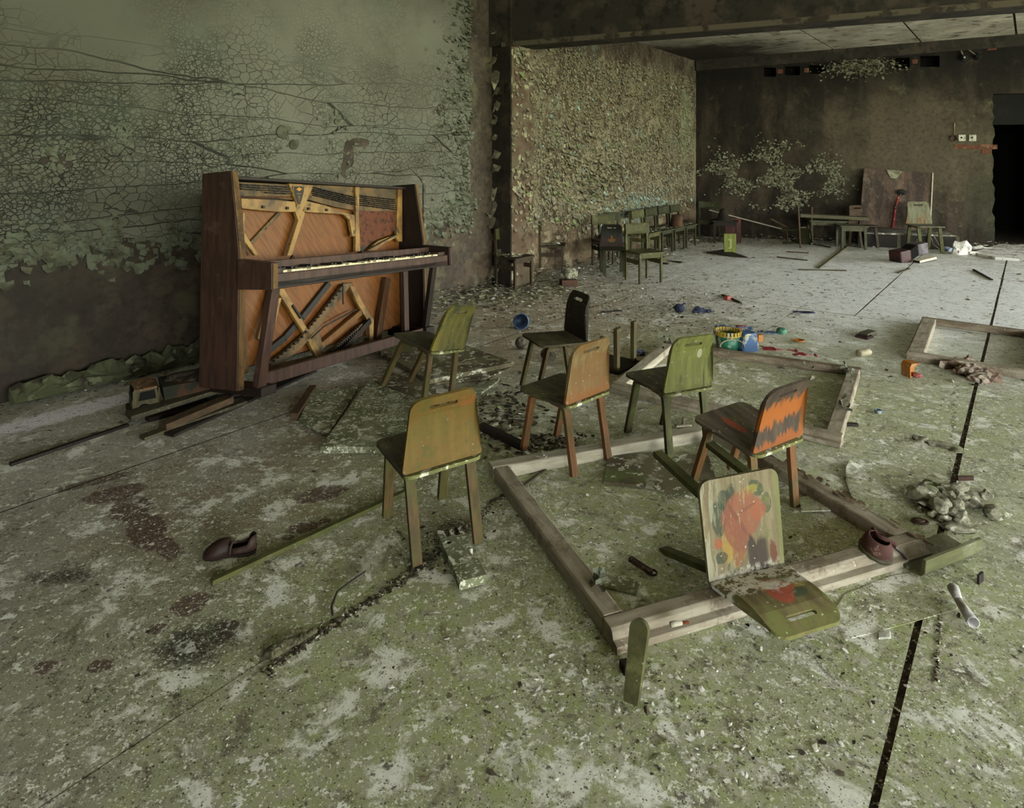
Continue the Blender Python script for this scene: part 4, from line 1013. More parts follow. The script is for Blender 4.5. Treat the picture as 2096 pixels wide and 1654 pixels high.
winC,_p=window_frame('white window frame at the right edge beside the orange toy',FLc,FRc,BRc,BLc,hC,(.05,.05,.045,.085),(M_fw,M_fw,M_fwd,M_fw),(0,0,0,0),.002)
# curls of paint on the right stile of the front frame
rd=random.Random(31); mb=MB()
for i in range(60):
    t_=rd.random(); p=BRa.lerp(FRa,t_); n_=Vector((-(FRa-BRa).y,(FRa-BRa).x,0)).normalized(); n_=-n_ if n_.x>0 else n_
    p=Vector((p.x,p.y,0))+n_*rd.uniform(.0,.03)+UPZ*(hA+.001); u=(FRa-BRa).normalized()
    sheetlet(mb,p,u,-n_ if rd.random()<.5 else n_,UPZ,rd.uniform(.015,.04),rd.uniform(.008,.018),rd.uniform(.2,.7),rd,0)
o=mb.build('paint_curls',[grime('curled_dirty_white_paint',(140,124,102),[((96,80,64),14,.45,.6)],kind='P')]); o.parent=winA; tag(o,kind='stuff')
mb=MB()
for (cx_,cy_,n) in ((1225,1190,10),(1370,700,14),(1735,765,14),(1725,830,8),(1660,752,6)):
    for i in range(n):
        p=fl(cx_+rd.gauss(0,9),cy_+rd.gauss(0,8),.045); a=rd.uniform(0,6.28)
        sheetlet(mb,p,Vector((math.cos(a),math.sin(a),0)),Vector((-math.sin(a),math.cos(a),0)),UPZ,rd.uniform(.012,.03),rd.uniform(.01,.03),rd.uniform(.3,1.1),rd,0)
o=mb.build('peeling_white_paint',[M_flakeG[0]]); o.parent=winA; tag(o,'curled white paint flakes',kind='stuff')

# ------------------------------------------------------------------ boards and sheets on the floor
def sheet(name,label,cat,pts,h,thick,mat,group=None,tilt=None,bev=.002):
    """polygon given on the plane z=h (its top); a slab of real thickness"""
    P=[fl(x,y,h if tilt is None else tilt[i]) for i,(x,y) in enumerate(pts)]
    c=sum(P,Vector())/len(P)
    A=sum((P[i].x*P[(i+1)%len(P)].y-P[(i+1)%len(P)].x*P[i].y) for i in range(len(P)))
    if A<0: P=P[::-1]
    m=MB(); n=len(P); vs=[p-UPZ*thick for p in P]+P
    m.add(vs,[tuple(range(n-1,-1,-1)),tuple(range(n,2*n))]+[(i,(i+1)%n,n+(i+1)%n,n+i) for i in range(n)])
    o=m.build(name,mat,None,bev,origin=(c.x,c.y,0)); return tag(o,label,cat,group)
M_hard=grime('mossy_hardboard',(122,124,98),[((96,102,70),6,.42,.6),((164,166,144),14,.56,.62),((84,84,60),11,.55,.66)],kind='P',specks=[((206,208,190),40,.04,.14),((204,206,190),90,.04,.14)],bump=(40,.4,.003))
M_hardB=grime('brown_hardboard',(110,104,80),[((86,78,60),6,.42,.6),((156,154,134),12,.55,.62),((96,104,62),7,.54,.66)],kind='P',specks=[((200,200,184),30,.03,.13)],bump=(40,.4,.004))
G_b='hardboard sheets lying on the floor'
sheet('hardboard_sheet','wide mossy green board flecked white, lying left behind the nearest chair','board',[(655,914),(754,778),(851,815),(980,868),(900,915)],.03,.028,M_hard,G_b)
sheet('hardboard_sheet','large grey-green board at the right foot of the piano under a chair','board',[(747,703),(905,690),(1052,741),(878,777)],.035,.025,M_hardB,G_b)
sheet('hardboard_sheet','darker board under the edge of the large grey-green board','board',[(772,712),(930,700),(1046,752),(990,775),(890,784)],.012,.01,M_hardB,G_b)
sheet('hardboard_sheet','small mossy board left of the wide green board','board',[(611,858),(640,800),(735,790),(672,888)],.02,.016,M_hard,G_b)
sheet('hardboard_sheet','brown stained board between the chairs inside the front window frame','board',[(1234,986),(1243,934),(1340,925),(1450,932),(1475,1008),(1412,1015),(1372,1004),(1323,995)],.012,.01,M_hardB,G_b)
sheet('hardboard_sheet','mossy broken board lying behind the nearest chair back','board',[(760,775),(800,762),(890,790),(900,830),(851,818)],.02,.012,M_hardB,G_b)
sheet('hardboard_sheet','small green offcut beside the rust brown hinge','board',[(1231,1165),(1312,1190),(1302,1216),(1223,1196)],.008,.006,M_hard,G_b)
sheet('hardboard_sheet','narrow green offcut behind the nearest chair, pointing right','board',[(955,797),(985,783),(1021,772),(1019,779),(985,803)],.02,.012,M_hard,G_b)
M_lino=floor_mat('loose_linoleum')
sheet('linoleum_sheet','loose mossy linoleum sheet right of the overturned chair, its front edge cracked','floor sheet',[(1688,1277),(1715,1292),(1742,1306),(1793,1293),(1860,1275),(1957,1247),(1975,1205),(1935,1160),(1820,1180),(1730,1215)],.0014,.001,M_lino,None,bev=0)
sheet('linoleum_sheet','torn linoleum flap with a curved left edge beside the front window frame','floor sheet',[(1741,936),(1730,960),(1731,985),(1742,1015),(1775,1045),(1830,1060),(1880,1010),(1840,960),(1790,945)],.003,.0012,M_lino,None,tilt=[.015,.011,.006,.003,.0015,.0015,.0015,.0015,.006],bev=0)
sheet('linoleum_sheet','triangle of linoleum lifted by the foot of the scorched chair','floor sheet',[(1640,1046),(1700,1044),(1660,1012),(1636,1020)],.008,.004,M_lino,None,bev=0)
sheet('linoleum_sheet','dark sheet under the small yellow-green panel with the number','floor sheet',[(1445,516),(1483,510),(1530,526),(1500,524)],.015,.012,M_dkwood,None)
def stick(name,label,cat,a,b,w,h,mat,group=None,za=0,zb=None,bev=.0015):
    zb=za if zb is None else zb
    A=fl(*a,za); B=fl(*b,zb); c=(A+B)/2; d=B-A
    m=MB(); m.sweep([A-c+UPZ*h/2,B-c+UPZ*h/2],w,h,Vector((-d.y,d.x,0)).normalized())
    o=m.build(name,mat,None,bev); o.location=c; return tag(o,label,cat,group)
G_p='planks beside the piano'
M_plk=wood('grey_mossy_plank',(106,98,74),(80,72,54),(100,104,64),(.5,.62),kind='P',grain='y')
M_plk2=wood('brown_plank',(116,92,64),(88,68,48),(94,88,58),(.55,.7),kind='P',grain='y')
stick('plank','top grey plank of the pile at the left foot of the piano','plank',(262,857),(480,789),.085,.022,M_plk,G_p,.022,.05)
stick('plank','brown square-ended plank in the middle of the pile by the piano','plank',(332,880),(470,822),.06,.03,M_plk2,G_p,.012,.03)
stick('plank','thin plank nearest the camera in the pile by the piano','plank',(290,900),(500,824),.05,.014,M_plk,G_p,.0,.012)
stick('plank','dark plank lying under the piano and the pile','plank',(345,893),(640,760),.06,.012,M_dkwood,G_p,.0,.0)
stick('plank','long dark plank edge under the truck and the pile','plank',(300,862),(560,790),.05,.02,M_dkwood,G_p,.0,.0)
stick('batten','long dark batten running in from the left edge of the picture','batten',(20,954),(262,872),.022,.012,M_dkwood,'battens on the floor')
stick('batten','long slender green batten in the left foreground','batten',(432,1196),(832,1009),.020,.013,wood('green_batten',(112,114,58),(88,92,48),(128,122,80),(.54,.66),kind='P',grain='y'),'battens on the floor')
stick('batten','short brown batten standing against the small mossy board','batten',(602,862),(640,802),.035,.035,M_plk2,'battens on the floor')
stick('batten','dark mossy stick inside the front window frame corner','batten',(1070,996),(1116,962),.012,.006,M_plk,'battens on the floor')
stick('batten','brown curved strip of wood between the nearest chair and the pale orange chair','batten',(985,880),(1068,920),.03,.03,M_dkwood,'battens on the floor')
stick('batten','thin dark strip of wood lying on open floor behind the chairs','batten',(1232,641),(1272,637),.02,.01,M_dkwood,'battens on the floor')
for a,b_,lab,mt in (((1590,527),(1652,534),'thin stick lying near the small yellow-green panel',M_plk),((1675,550),(1735,504),'pale green strip lying across the floor before the low table',F_green),((1634,553),(1732,555),'horizontal pale stick crossing the green strip',M_plk),((1838,560),(1862,551),'short thick piece of wood below the accordion',M_plk),((1478,605),(1515,621),'dark thin stick beside the red cube',M_dkwood),((1610,516),(1655,519),'short flat strip before the low table',M_plk2),((1992,553),(2030,574),'dark twig at the bright right edge of the floor',M_dkwood),((1700,870),(1755,872),'thin stick inside the rear window frame, by its right stile',M_dkwood),((1620,492),(1700,507),'dark plank under the low table',M_dkwood)):
    stick('batten',lab,'batten',a,b_,.02,.012,mt,'battens on the floor')
# notched block
r_=fl(900,1085,.03);e1=fl(940,1190,.03);e2=fl(996,1176,.03);e3=fl(964,1068,.03)
ux=(e2-e1); Lw=ux.length; ux.normalize(); uy=(r_-e1); uy-=ux*uy.dot(ux); Ll=uy.length; uy.normalize()
nt=lambda x,w,d:[(x,Ll),(x,Ll-d),(x+w,Ll-d),(x+w,Ll)]
out=[(0,0),(Lw,0),(Lw,Ll)]+nt(Lw*.78,-.016,.05)[0:0]
out=[(0,0),(Lw,0),(Lw,Ll*.35),(Lw-.012,Ll*.35),(Lw-.012,Ll*.5),(Lw,Ll*.5),(Lw,Ll),(Lw-.014,Ll),(Lw-.014,Ll-.045),(Lw-.03,Ll-.045),(Lw-.03,Ll),(Lw-.042,Ll),(Lw-.042,Ll-.04),(Lw-.058,Ll-.04),(Lw-.058,Ll),(0,Ll)]
hole=[(.02+.009*math.cos(a*math.pi/4),Ll-.07+.009*math.sin(a*math.pi/4)) for a in range(8)]
m=MB(); m.plate(out,.026,[hole],lambda x,y:Vector((x,y,.017)),grid=0); nb_=m.build('notched_board',M_hard,None,.001); nb_.matrix_world=frameM((e1.x,e1.y,0),ux,uy); tag(nb_,'notched mossy wooden board with a hole, between the feet of the nearest chair','board')

# ------------------------------------------------------------------ things on the floor
def T(x,y,z=0): return Matrix.Translation(fl(x,y,z))
def obj1(mb,name,label,cat,mat,M,group=None,bevel=0,smooth=False,seg=2):
    o=mb.build(name,mat,None,bevel,smooth,seg); o.matrix_world=M; return tag(o,label,cat,group)
# shoe
M_lea=wood('brown_leather',(74,50,42),(58,40,34),(86,64,54),(.56,.7),specks=False,rough=.6); M_leaD=grime('dark_shoe_inside',(30,24,20))
a=fl(417,1141);b_=fl(525,1124); d=(b_-a); L=d.length; d.normalize()
shoe=empty('child_shoe',M=frameM((a.x,a.y,0),d,Vector((-d.y,d.x,0)))); tag(shoe,'open brown leather child sandal shoe, toe pointing left, on the left foreground floor','shoe')
W2=lambda t: .026*(math.sin(math.pi*min(1,.12+t*.9))**.5)*(1-.18*math.sin(math.pi*t*1.0-.3)) if t<1 else .02
def sect(t): return max(.010,.030*math.sqrt(max(0,1-(2*abs(t-.27)/.56)**2*.8)) if t<.27 else .030-.008*math.sin(min(1,(t-.27)/.4)*math.pi)*.8-(.012*max(0,(t-.85)/.15)**2))
ol=[]; N=18
for i in range(N+1): t=i/N; ol.append((t*L,-sect(t)))
for i in range(N,-1,-1): t=i/N; ol.append((t*L,sect(t)*.95))
m=MB(); m.prism(ol,0,.006); m.build('sole',M_caseD,shoe,.001)
# vamp (front) and heel counter as open shells
def shell(t0,t1,hf,open_=.25,n=14):
    m=MB(); vs=[];fs=[];K_=11
    for i in range(n+1):
        t=t0+(t1-t0)*i/n; w=sect(t)*.97; h=hf(t)
        for k in range(K_):
            a=math.pi*k/(K_-1); vs.append((t*L,-math.cos(a)*w,.005+math.sin(a)**.7*h))
    for i in range(n):
        for k in range(K_-1): a_=i*K_+k; fs.append((a_,a_+1,a_+K_+1,a_+K_))
    m.add(vs,fs); return m
m=shell(.005,.48,lambda t:.006+.034*math.sin(min(1,t/.42)*math.pi/2)**.8); o=m.build('vamp',M_lea,shoe,smooth=True); sm=o.modifiers.new('s','SOLIDIFY'); sm.thickness=.0025
m=MB(); vs=[];fs=[];K_=17
for k in range(K_):
    a=-math.pi*.62+math.pi*1.24*k/(K_-1); cx_=L*.80; rx,ry=L*.19,.022
    if abs(a)>math.pi/2: x=cx_-(abs(a)-math.pi/2)*L*.85; y=ry*(1 if a>0 else -1)
    else: x=cx_+rx*math.cos(a); y=ry*math.sin(a)
    top=.048 if abs(a)<1.1 else max(.024,.048-.030*((abs(a)-1.1)/.55))
    vs+=[(x,y,.004),(x+.002,y*1.02,top*.5),(x+.001,y*.9,top)]
for k in range(K_-1):
    for j in range(2): a_=k*3+j; fs.append((a_,a_+3,a_+4,a_+1))
m.add(vs,fs); o=m.build('heel_counter',M_lea,shoe,smooth=True); sm=o.modifiers.new('s','SOLIDIFY'); sm.thickness=.003
m=MB(); m.tube([(L*.50,-.028,.012),(L*.52,-.027,.035),(L*.55,-.018,.042),(L*.60,-.01,.036)],.004,6); m.build('strap',M_lea,shoe)
# toddler boot on the frame
pB=fl(1792,1128,.045)
boot=empty('toddler_boot',M=Matrix.Translation((pB.x,pB.y,.045))@RZ(.5)@RX(.25)); tag(boot,'small reddish child boot with round opening, standing on the front window frame','shoe')
M_red=grime('cracked_red_leather',(74,48,42),[((70,44,40),18,.45,.6),((120,96,84),30,.58,.66)])
m=MB(); m.lathe([(.034,.0),(.038,.010),(.037,.022),(.033,.036),(.026,.046),(.024,.046),(.030,.034),(.034,.02),(.034,.006),(.0,.006)],22,sx=1.0,sy=1.12); m.build('upper',M_red,boot,smooth=True)
m=MB(); m.lathe([(.036,-.004),(.042,-.003),(.042,.005),(.036,.007)],22,sx=1.0,sy=1.12); m.build('welt',M_plk,boot,smooth=True)
m=MB(); m.tube([(.018+.012*math.cos(a*.5),.006*a-.035,.046-.003*abs(a-5)*.5) for a in range(13)],.006,6); m.build('padded_collar',M_red,boot,smooth=True)
m=MB(); m.tube([(.03,-.01,.03),(.045,-.02,.02),(.07,-.035,.0),(.085,-.05,-.02)],.004,6); m.build('strap',M_caseD,boot)
# bent trough-like piece of plywood
a=fl(1862,1172);b_=fl(1972,1128); d=b_-a; L=d.length; d.normalize()
SC=1.5
ar=[(-.035+.0,.042),(-.030,.012),(-.022,.002),(.0,.0),(.045,.012),(.046,.018),(.0,.008),(-.016,.01),(-.022,.018),(-.028,.044)]
ar=[(a_[0]*SC,a_[1]*1.25) for a_ in ar]
m=MB(); m.prism(ar,0,L*1.05,ax=0); obj1(m,'bent_plywood_piece','bent green plywood scrap beside the toddler boot at the corner of the front window frame','scrap wood',wood('bent_green_ply',(128,130,84),(104,106,66),(150,152,120),(.52,.62),grain='x'),frameM((a.x,a.y,.002),d,Vector((-d.y,d.x,0)))@RX(-.1),None,.002)
# wooden spoon-shaped end of a lath at the bottom
m=MB(); m.plate(rrect(.016,.021,0,.155,.004,.0205,6),.02,deform=lambda x,y:Vector((x,y+.0,.0)),grid=.02)
pS=fl(1292,1448); o=obj1(m,'round_ended_lath','round-ended green lath rising from the bottom edge of the picture','lath',F_green,Matrix.Translation(pS+Vector((0,0,.01)))@RZ(-.5)@RX(1.12),None,.003)
m=MB(); m.box(-.02,.02,-.014,.014,0,.02); obj1(m,'wood_offcut','small dark wood block beside the round-ended lath','scrap wood',M_dkwood,T(1288,1372)@RZ(.3),None,.002)
# handle lying on the front rail
hnd=empty('rusty_grip',M=Matrix.Translation(fl(1372,1284,.047))@RZ(.22)); tag(hnd,'small rusty window handle lying on the front rail of the nearest window frame','handle')
m=MB(); m.tube([(0,0,.006),(.012,0,.007),(.03,0,.006)],[.0065,.0065,.005],10); m.build('grip',M_ledge,hnd,smooth=True)
m=MB(); m.tube([(.03,0,.006),(.046,0,.005),(.05,0,.0045)],[.003,.0035,.0015],8); m.build('spindle',grime('rust',(120,62,34),[((70,40,26),40,.45,.6)]),hnd,smooth=True)
# hinge
M_rust=grime('dark_rust',(58,40,30),[((110,88,70),40,.52,.62),((34,26,22),26,.5,.62)],bump=(90,.6,.004))
hg=empty('rusty_iron_bar',M=T(1316,1165)@RZ(-.9)); tag(hg,'dark rusty hinge bar with a ring, inside the nearest window frame','hinge')
m=MB(); m.box(-.05,.03,-.008,.008,0,.012); m.build('bar',M_rust,hg,.002)
m=MB(); m.tube([(.035+.012*math.cos(a),.012*math.sin(a)*1.0,.008) for a in [k*math.pi/6 for k in range(13)]],.003,6); m.build('ring',M_rust,hg)
# tray with a peg on the rear rail of the front frame
tr=empty('window_latch',M=Matrix.Translation(fl(1398,872,.048))@RZ(.15)); tag(tr,'pale window latch with an upright peg on the rear rail of the nearest frame','latch')
m=MB(); m.box(-.035,.035,-.012,.012,0,.008); m.build('plate',M_ledge,tr,.002); m=MB(); m.tube([(0,0,.008),(0,0,.035)],.006,10); m.build('peg',M_fwd,tr)
tr=empty('window_latch',M=Matrix.Translation(fl(1108,935,.048))@RZ(-.5)); tag(tr,'broken pale bracket on the rear rail by the pale orange chair','latch')
m=MB(); m.box(-.02,.02,-.012,.012,0,.006); m.build('plate',M_ledge,tr,.002); m=MB(); m.sweep([(-.022,.02,.006),(.0,.005,.02),(.02,-.02,.018)],.008,.006); m.build('arm',M_ledge,tr)
# blue pot lying on its side, grey metal pot
M_blue=grime('blue_enamel',(74,98,126),[((54,72,98),8,.45,.6),((150,154,140),30,.56,.62)],rough=.4); M_inner=grime('dark_blue_enamel',(44,60,82),[((30,40,54),9,.45,.6)],rough=.4)
p=fl(1066,676)
pot=empty('enamel_pot',M=Matrix.Translation((p.x,p.y+.03,.052))@RZ(.25)@RX(1.42)); tag(pot,'blue enamel pot lying on its side, mouth to the camera, beyond the dark brown chair','pot')
m=MB(); m.lathe([(.0,-.08),(.034,-.08),(.040,-.07),(.052,-.0),(.0545,.0),(.0545,.003),(.050,.003),(.038,-.066),(.0,-.07)],28,0); 
o=m.build('bowl',M_inner,pot,smooth=True)
m=MB(); m.lathe([(.0505,.001),(.056,.0),(.056,.004),(.0505,.005)],28); m.build('rim',M_blue,pot,smooth=True)
m=MB(); m.tube([(.05,.02,-.01),(.066,.02,-.014),(.066,-.02,-.014),(.05,-.02,-.01)],.003,6); m.build('handle',M_blue,pot)
M_met=grime('dull_grey_metal',(92,88,76),[((60,56,46),10,.45,.6),((130,126,108),20,.56,.62)],rough=.5)
p=fl(1066,716); m=MB(); m.lathe([(.0,-.035),(.02,-.033),(.034,-.018),(.038,0),(.034,.018),(.022,.032),(.018,.034),(.018,.038),(.012,.038),(.0,.034)],22); obj1(m,'metal_ball_lid','dull grey metal dome lid resting behind the seat of the dark brown chair','lid',M_met,Matrix.Translation((p.x,p.y+.02,.037))@RX(.9)@RZ(.3),None,0,True)
# dark tube under the dark chair
p=fl(1105,738); pt=MB(); pt.lathe([(.0,0),(.030,0),(.032,.002),(.032,.07),(.029,.07),(.028,.004),(0,.004)],20); obj1(pt,'tin_can','grey tin can lying open under the dark brown chair','can',M_met,Matrix.Translation((p.x+.03,p.y+.03,.032))@RZ(.5)@RX(1.5708),None,0,True)
# toys
PL=lambda n,c,d=None: grime(n,tuple(int(v*.78) for v in c),[(d or tuple(int(v*.75) for v in c),10,.5,.66),((150,146,124),30,.55,.64)],rough=.45,spec=.45,bump=(60,.1,.001))
P_blue=PL('blue_plastic',(52,94,146)); P_green=PL('green_plastic',(36,122,92)); P_yel=PL('yellow_plastic',(196,164,50)); P_org=PL('orange_plastic',(206,126,34)); P_red=PL('red_plastic',(150,36,46)); P_red2=PL('faded_red_plastic',(176,74,64)); P_dblue=PL('deep_blue_plastic',(36,62,160)); P_navy=grime('navy_cloth',(34,38,56),[((52,58,78),20,.5,.62)]); P_bone=grime('cream_plastic',(160,152,126),[((116,106,84),10,.45,.62)],rough=.5)
bk=empty('toy_bucket',M=T(1489,714)@Matrix.Scale(1.55,4)); tag(bk,'green toy bucket with a yellow ridged rim, behind the back rail of the rear frame','bucket')
m=MB(); m.lathe([(0,0),(.040,0),(.042,.003),(.050,.062),(.048,.062),(.038,.004),(0,.004)],24); m.build('body',P_green,bk,smooth=True)
m=MB(); n=24
for k in range(n):
    a=2*math.pi*k/n; 
    m.box(-.0045,.0045,-.003,.006,.058,.076,M=RZ(a)@Matrix.Translation((0,.049,0))@RX(-.0))
m.lathe([(.049,.056),(.054,.058),(.054,.062),(.049,.062)],24); m.build('rim',P_yel,bk)
m=MB(); m.tube([(.048*math.cos(a),-.054,.03+.028*math.sin(a)-.006) for a in [k*math.pi/10 for k in range(11)]],.002,6); m.build('handle',P_bone,bk)
# blue container (toy bath) standing tilted
bc=empty('toy_container',M=T(1527,716)@RZ(.35)@RX(.12)@Matrix.Diagonal((1.4,1.2,1.55,1))); tag(bc,'blue plastic toy container upside down beside the green bucket','container')
m=MB(); 
lo=rrect(.046,.046,-.04,.04,.012,.012,4); hi=rrect(.036,.036,-.030,.030,.012,.012,4); n=len(lo)
m.add([(x,y,0) for x,y in lo]+[(x,y,.066) for x,y in hi]+[(x*.8,y*.8,.074) for x,y in hi],[(i,(i+1)%n,n+(i+1)%n,n+i) for i in range(n)]+[(n+i,n+(i+1)%n,2*n+(i+1)%n,2*n+i) for i in range(n)]+[tuple(range(2*n,3*n)),tuple(range(n-1,-1,-1))]); m.build('body',P_blue,bc,.001)
m=MB(); m.box(-.044,-.034,-.028,.028,.01,.05); m.build('panel',PL('pale_blue_plastic',(96,132,170)),bc,.002)
m=MB(); m.box(-.018,.018,-.018,.018,0,.042); obj1(m,'toy_block','small orange toy block beside the blue container','toy block',P_org,T(1553,698)@RZ(.3),None,.003)
m=MB(); m.lathe([(0,.0),(.026,.001),(.034,.006),(.036,.012),(.033,.012),(.025,.005),(0,.004)],22); obj1(m,'toy_dish','small orange toy dish lying between the rear frame and the green bowl','dish',P_org,T(1635,699)@Matrix.Scale(.95,4),None,0,True)
m=MB(); m.lathe([(.040,0),(.043,.004),(.040,.012),(.040,.014),(.036,.030),(.026,.040),(.0,.043)],22); obj1(m,'toy_bowl','green plastic bowl upside down behind the orange dish','bowl',P_green,T(1599,682)@Matrix.Scale(.86,4),None,0,True)
def shovel(label,mat,px,py,rot,L=.15,s=1,z=.006):
    r=empty('toy_shovel',M=T(px,py,z)@RZ(rot)@Matrix.Scale(s,4)); tag(r,label,'toy shovel','toy shovels')
    m=MB(); m.plate([(0,-.012),(.012,-.022),(.05,-.024),(.062,-.006),(.062,.006),(.05,.024),(.012,.022),(0,.012)],.003,deform=lambda x,y:Vector((x,y,.004+10*y*y)),grid=.008); m.build('blade',mat,r)
    m=MB(); m.sweep([(.055,0,.006),(.09,0,.009),(L,0,.006)],.011,.008); m.build('handle',mat,r,.002)
    m=MB(); m.sweep([(L,-.014,.006),(L,.014,.006)],.009,.009,(0,0,1)); m.build('grip',mat,r,.002); return r
shovel('red toy shovel with pointed blade on the back rail of the rear frame',P_red,1560,717,-.20,.14,1.35,.046)
shovel('short red toy shovel, right of the longer red one',P_red,1622,728,-.15,.10,1.25,.046)
shovel('blue toy shovel behind the buckets, blade to the left',P_blue,1462,671,-.18,.16,1.5)
shovel('blue toy shovel lying between the red funnel and the green bowl',P_blue,1588,684,2.9,.10,1.1)
m=MB(); m.prism([(0,-.018),(.022,-.015),(.024,-.007),(.05,-.006),(.05,.006),(.024,.007),(.022,.015),(0,.018)],0,.014); obj1(m,'toy_funnel','faded red toy funnel behind the blue container','toy',P_red2,T(1508,672)@RZ(.1)@Matrix.Scale(1.3,4),None,.002)
m=MB(); m.box(-.022,.022,-.018,.018,0,.034); obj1(m,'toy_block','red cube lying alone on the far open floor','toy block',P_red2,T(1489,614)@RZ(.5),None,.004)
m=MB(); m.prism([(0,0),(.05,.0),(.06,.012),(.05,.034),(0,.034)],0,.03); obj1(m,'toy_block','deep blue toy block behind the left stile of the rear frame','toy block',P_dblue,T(1300,729)@RZ(-.1),None,.003)
m=MB(); m.blob((0,0,.035),(.042,.036,.036),.12,3,flat=0); m.tube([(.02,0,.06),(.035,.0,.072),(.045,0,.066)],.006,6); obj1(m,'stuffed_bag','dark navy stuffed bag lying on the far open floor','bag',P_navy,T(1391,640),None,0,True)
m=MB(); m.blob((0,0,.012),(.022,.015,.013),.1,2,flat=0); obj1(m,'green_toy','small green plastic lid beside the dark navy bag','toy',P_green,T(1382,632))
m=MB()
for (x,y,a,b,c) in ((0,0,.045,.025,.03),(.05,.01,.035,.022,.02),(.09,-.005,.025,.02,.014),(-.02,-.015,.03,.014,.012)): m.blob((x,y,.012),(a,b,c),.3,3,flat=0)
obj1(m,'navy_rag','crumpled navy rag right of the dark navy bag','cloth',P_navy,T(1428,640)@RZ(.05)@Matrix.Scale(.9,4),None,0,True)
m=MB(); m.plate([(0,0),(.05,.012),(.12,.0),(.15,-.02),(.15,-.045),(.10,-.03),(.04,-.025),(0,-.02)],.004,deform=lambda x,y:Vector((x,y,.008+.006*math.sin(x*60))),grid=.012); obj1(m,'navy_strap','flat dark navy strap of cloth on the floor before the rear seam','cloth',P_navy,T(1622,640)@RZ(-.1),None,0,True)
# white canister and cassette-like case
cn_=empty('plastic_canister',M=T(1768,722,.022)@RZ(.35)@RY(1.5708)); tag(cn_,'cream plastic canister lying on its side near the right window frame','canister')
m=MB(); m.lathe([(0,-.045),(.02,-.045),(.024,-.04),(.024,.035),(.02,.04),(0,.04)],18,sx=.9); m.build('body',P_bone,cn_,smooth=True)
m=MB(); m.lathe([(.0,.04),(.014,.04),(.014,.05),(.0,.05)],14); m.build('cap',P_bone,cn_)
cs=empty('wooden_case',M=T(1775,688)@RZ(.62)); tag(cs,'green-lidded dark brown wooden case fallen open behind the canister','case')
m=MB(); m.box(-.06,.07,-.03,.03,0,.03); m.build('box',M_plk,cs,.003)
m=MB(); m.box(-.095,-.01,-.045,.035,.0,.014); m.build('base',grime('red_brown_wood',(58,36,30)),cs,.002)
for k in range(5): m=MB(); m.box(-.09+k*.016,-.082+k*.016,-.04,.03,.014,.02); m.build('slat',M_dkwood,cs)
oc=empty('toy_truck_cab',M=T(1862,768)@RZ(.15)); tag(oc,'orange hollow plastic toy piece beside the right window frame','toy')
m=MB()
ol=[(-.032,0),(-.036,.05),(-.024,.075),(.024,.078),(.026,.06),(.012,.05),(.008,.03),(.02,.008),(.028,.0)]
m.prism(ol,-.02,-.017,ax=1); m.prism([(-.036,.0),(-.03,.0),(-.032,.06),(-.02,.072),(.024,.074),(.024,.078),(-.026,.077),(-.038,.06)],-.045,.02,ax=1); m.build('shell',P_org,oc,.001)
m=MB(); m.prism(ol,.016,.02,ax=1); m.build('rear_wall',P_org,oc,.001)
m=MB(); m.tube([(-.01,-.03,.016),(.012,-.045,.013),(.026,-.055,.012)],[.012,.014,.008],12); m.build('red_plug',PL('pink_red_plastic',(176,66,66)),oc,smooth=True)
m=MB(); m.lathe([(0,0),(.014,0),(.018,.004),(.018,.018),(.015,.02),(.013,.018),(.013,.006),(0,.005)],18); m.tube([(.018,0,.01),(.028,.0,.016)],.003,6); obj1(m,'bottle_cap','small light blue plastic cap on mossy floor right of the rear frame','cap',PL('light_blue_plastic',(96,136,168)),T(1797,846)@Matrix.Scale(.85,4),None,0,True)
# toy truck
M_tr=wood('rusty_olive_truck',(84,78,52),(64,58,40),(96,72,48),(.52,.64),specks=False,kind='O')
tk=empty('toy_truck',M=T(315,836)@RZ(.62)@Matrix.Scale(1.2,4)); tag(tk,'rusty olive toy dump truck parked between the wall and the piano','toy truck')
m=MB(); m.prism([(-.075,.012),(-.082,.06),(-.070,.100),(.0,.106),(.012,.06),(.012,.012)],-.065,-.059,ax=1); m.prism([(-.075,.012),(-.082,.06),(-.070,.100),(.0,.106),(.012,.06),(.012,.012)],.059,.065,ax=1)
m.box(-.08,-.074,-.065,.065,.012,.062); m.box(.006,.012,-.065,.065,.012,.1); m.box(-.078,.0,-.065,.065,.01,.014)
m.build('cab',M_tr,tk,.002)
m=MB(); m.box(-.074,.004,-.066,.066,.100,.107); m.build('roof',grime('rusty_roof',(118,88,64),[((160,140,110),60,.5,.6),((80,54,38),30,.5,.62)]),tk,.002)
for y in (-.062,.062):
    m=MB(); m.box(-.078,-.068,y-.004,y+.004,.06,.102); m.build('window_pillar',M_tr,tk)
m=MB(); m.prism([(-.060,.062),(-.054,.094),(-.006,.096),(.0,.062)],-.0665,-.0652,ax=1); m.build('side_window',M_black,tk)
m=MB(); m.box(-.0832,-.081,-.05,.05,.064,.094,M=Matrix.Translation((.004,0,0))); m.build('windscreen',M_black,tk)
m=MB(); m.box(-.092,-.078,-.066,.066,.0,.02); m.build('bumper',M_tr,tk,.003)
m=MB(); m.hexa([(.03,-.06,.035),(.24,-.06,.035),(.24,.06,.035),(.03,.06,.035)],[(.02,-.075,.1),(.25,-.075,.1),(.25,.075,.1),(.02,.075,.1)]); m.build('dump_bed',grime('dark_green_rusty_metal',(42,44,34),[((74,52,38),12,.48,.62)]),tk,.003)
m=MB(); m.blob((.13,0,.1),(.095,.06,.03),.3,3); m.build('dirt_load',grime('dark_soil',(40,33,26),[((70,58,44),30,.5,.62)]),tk)
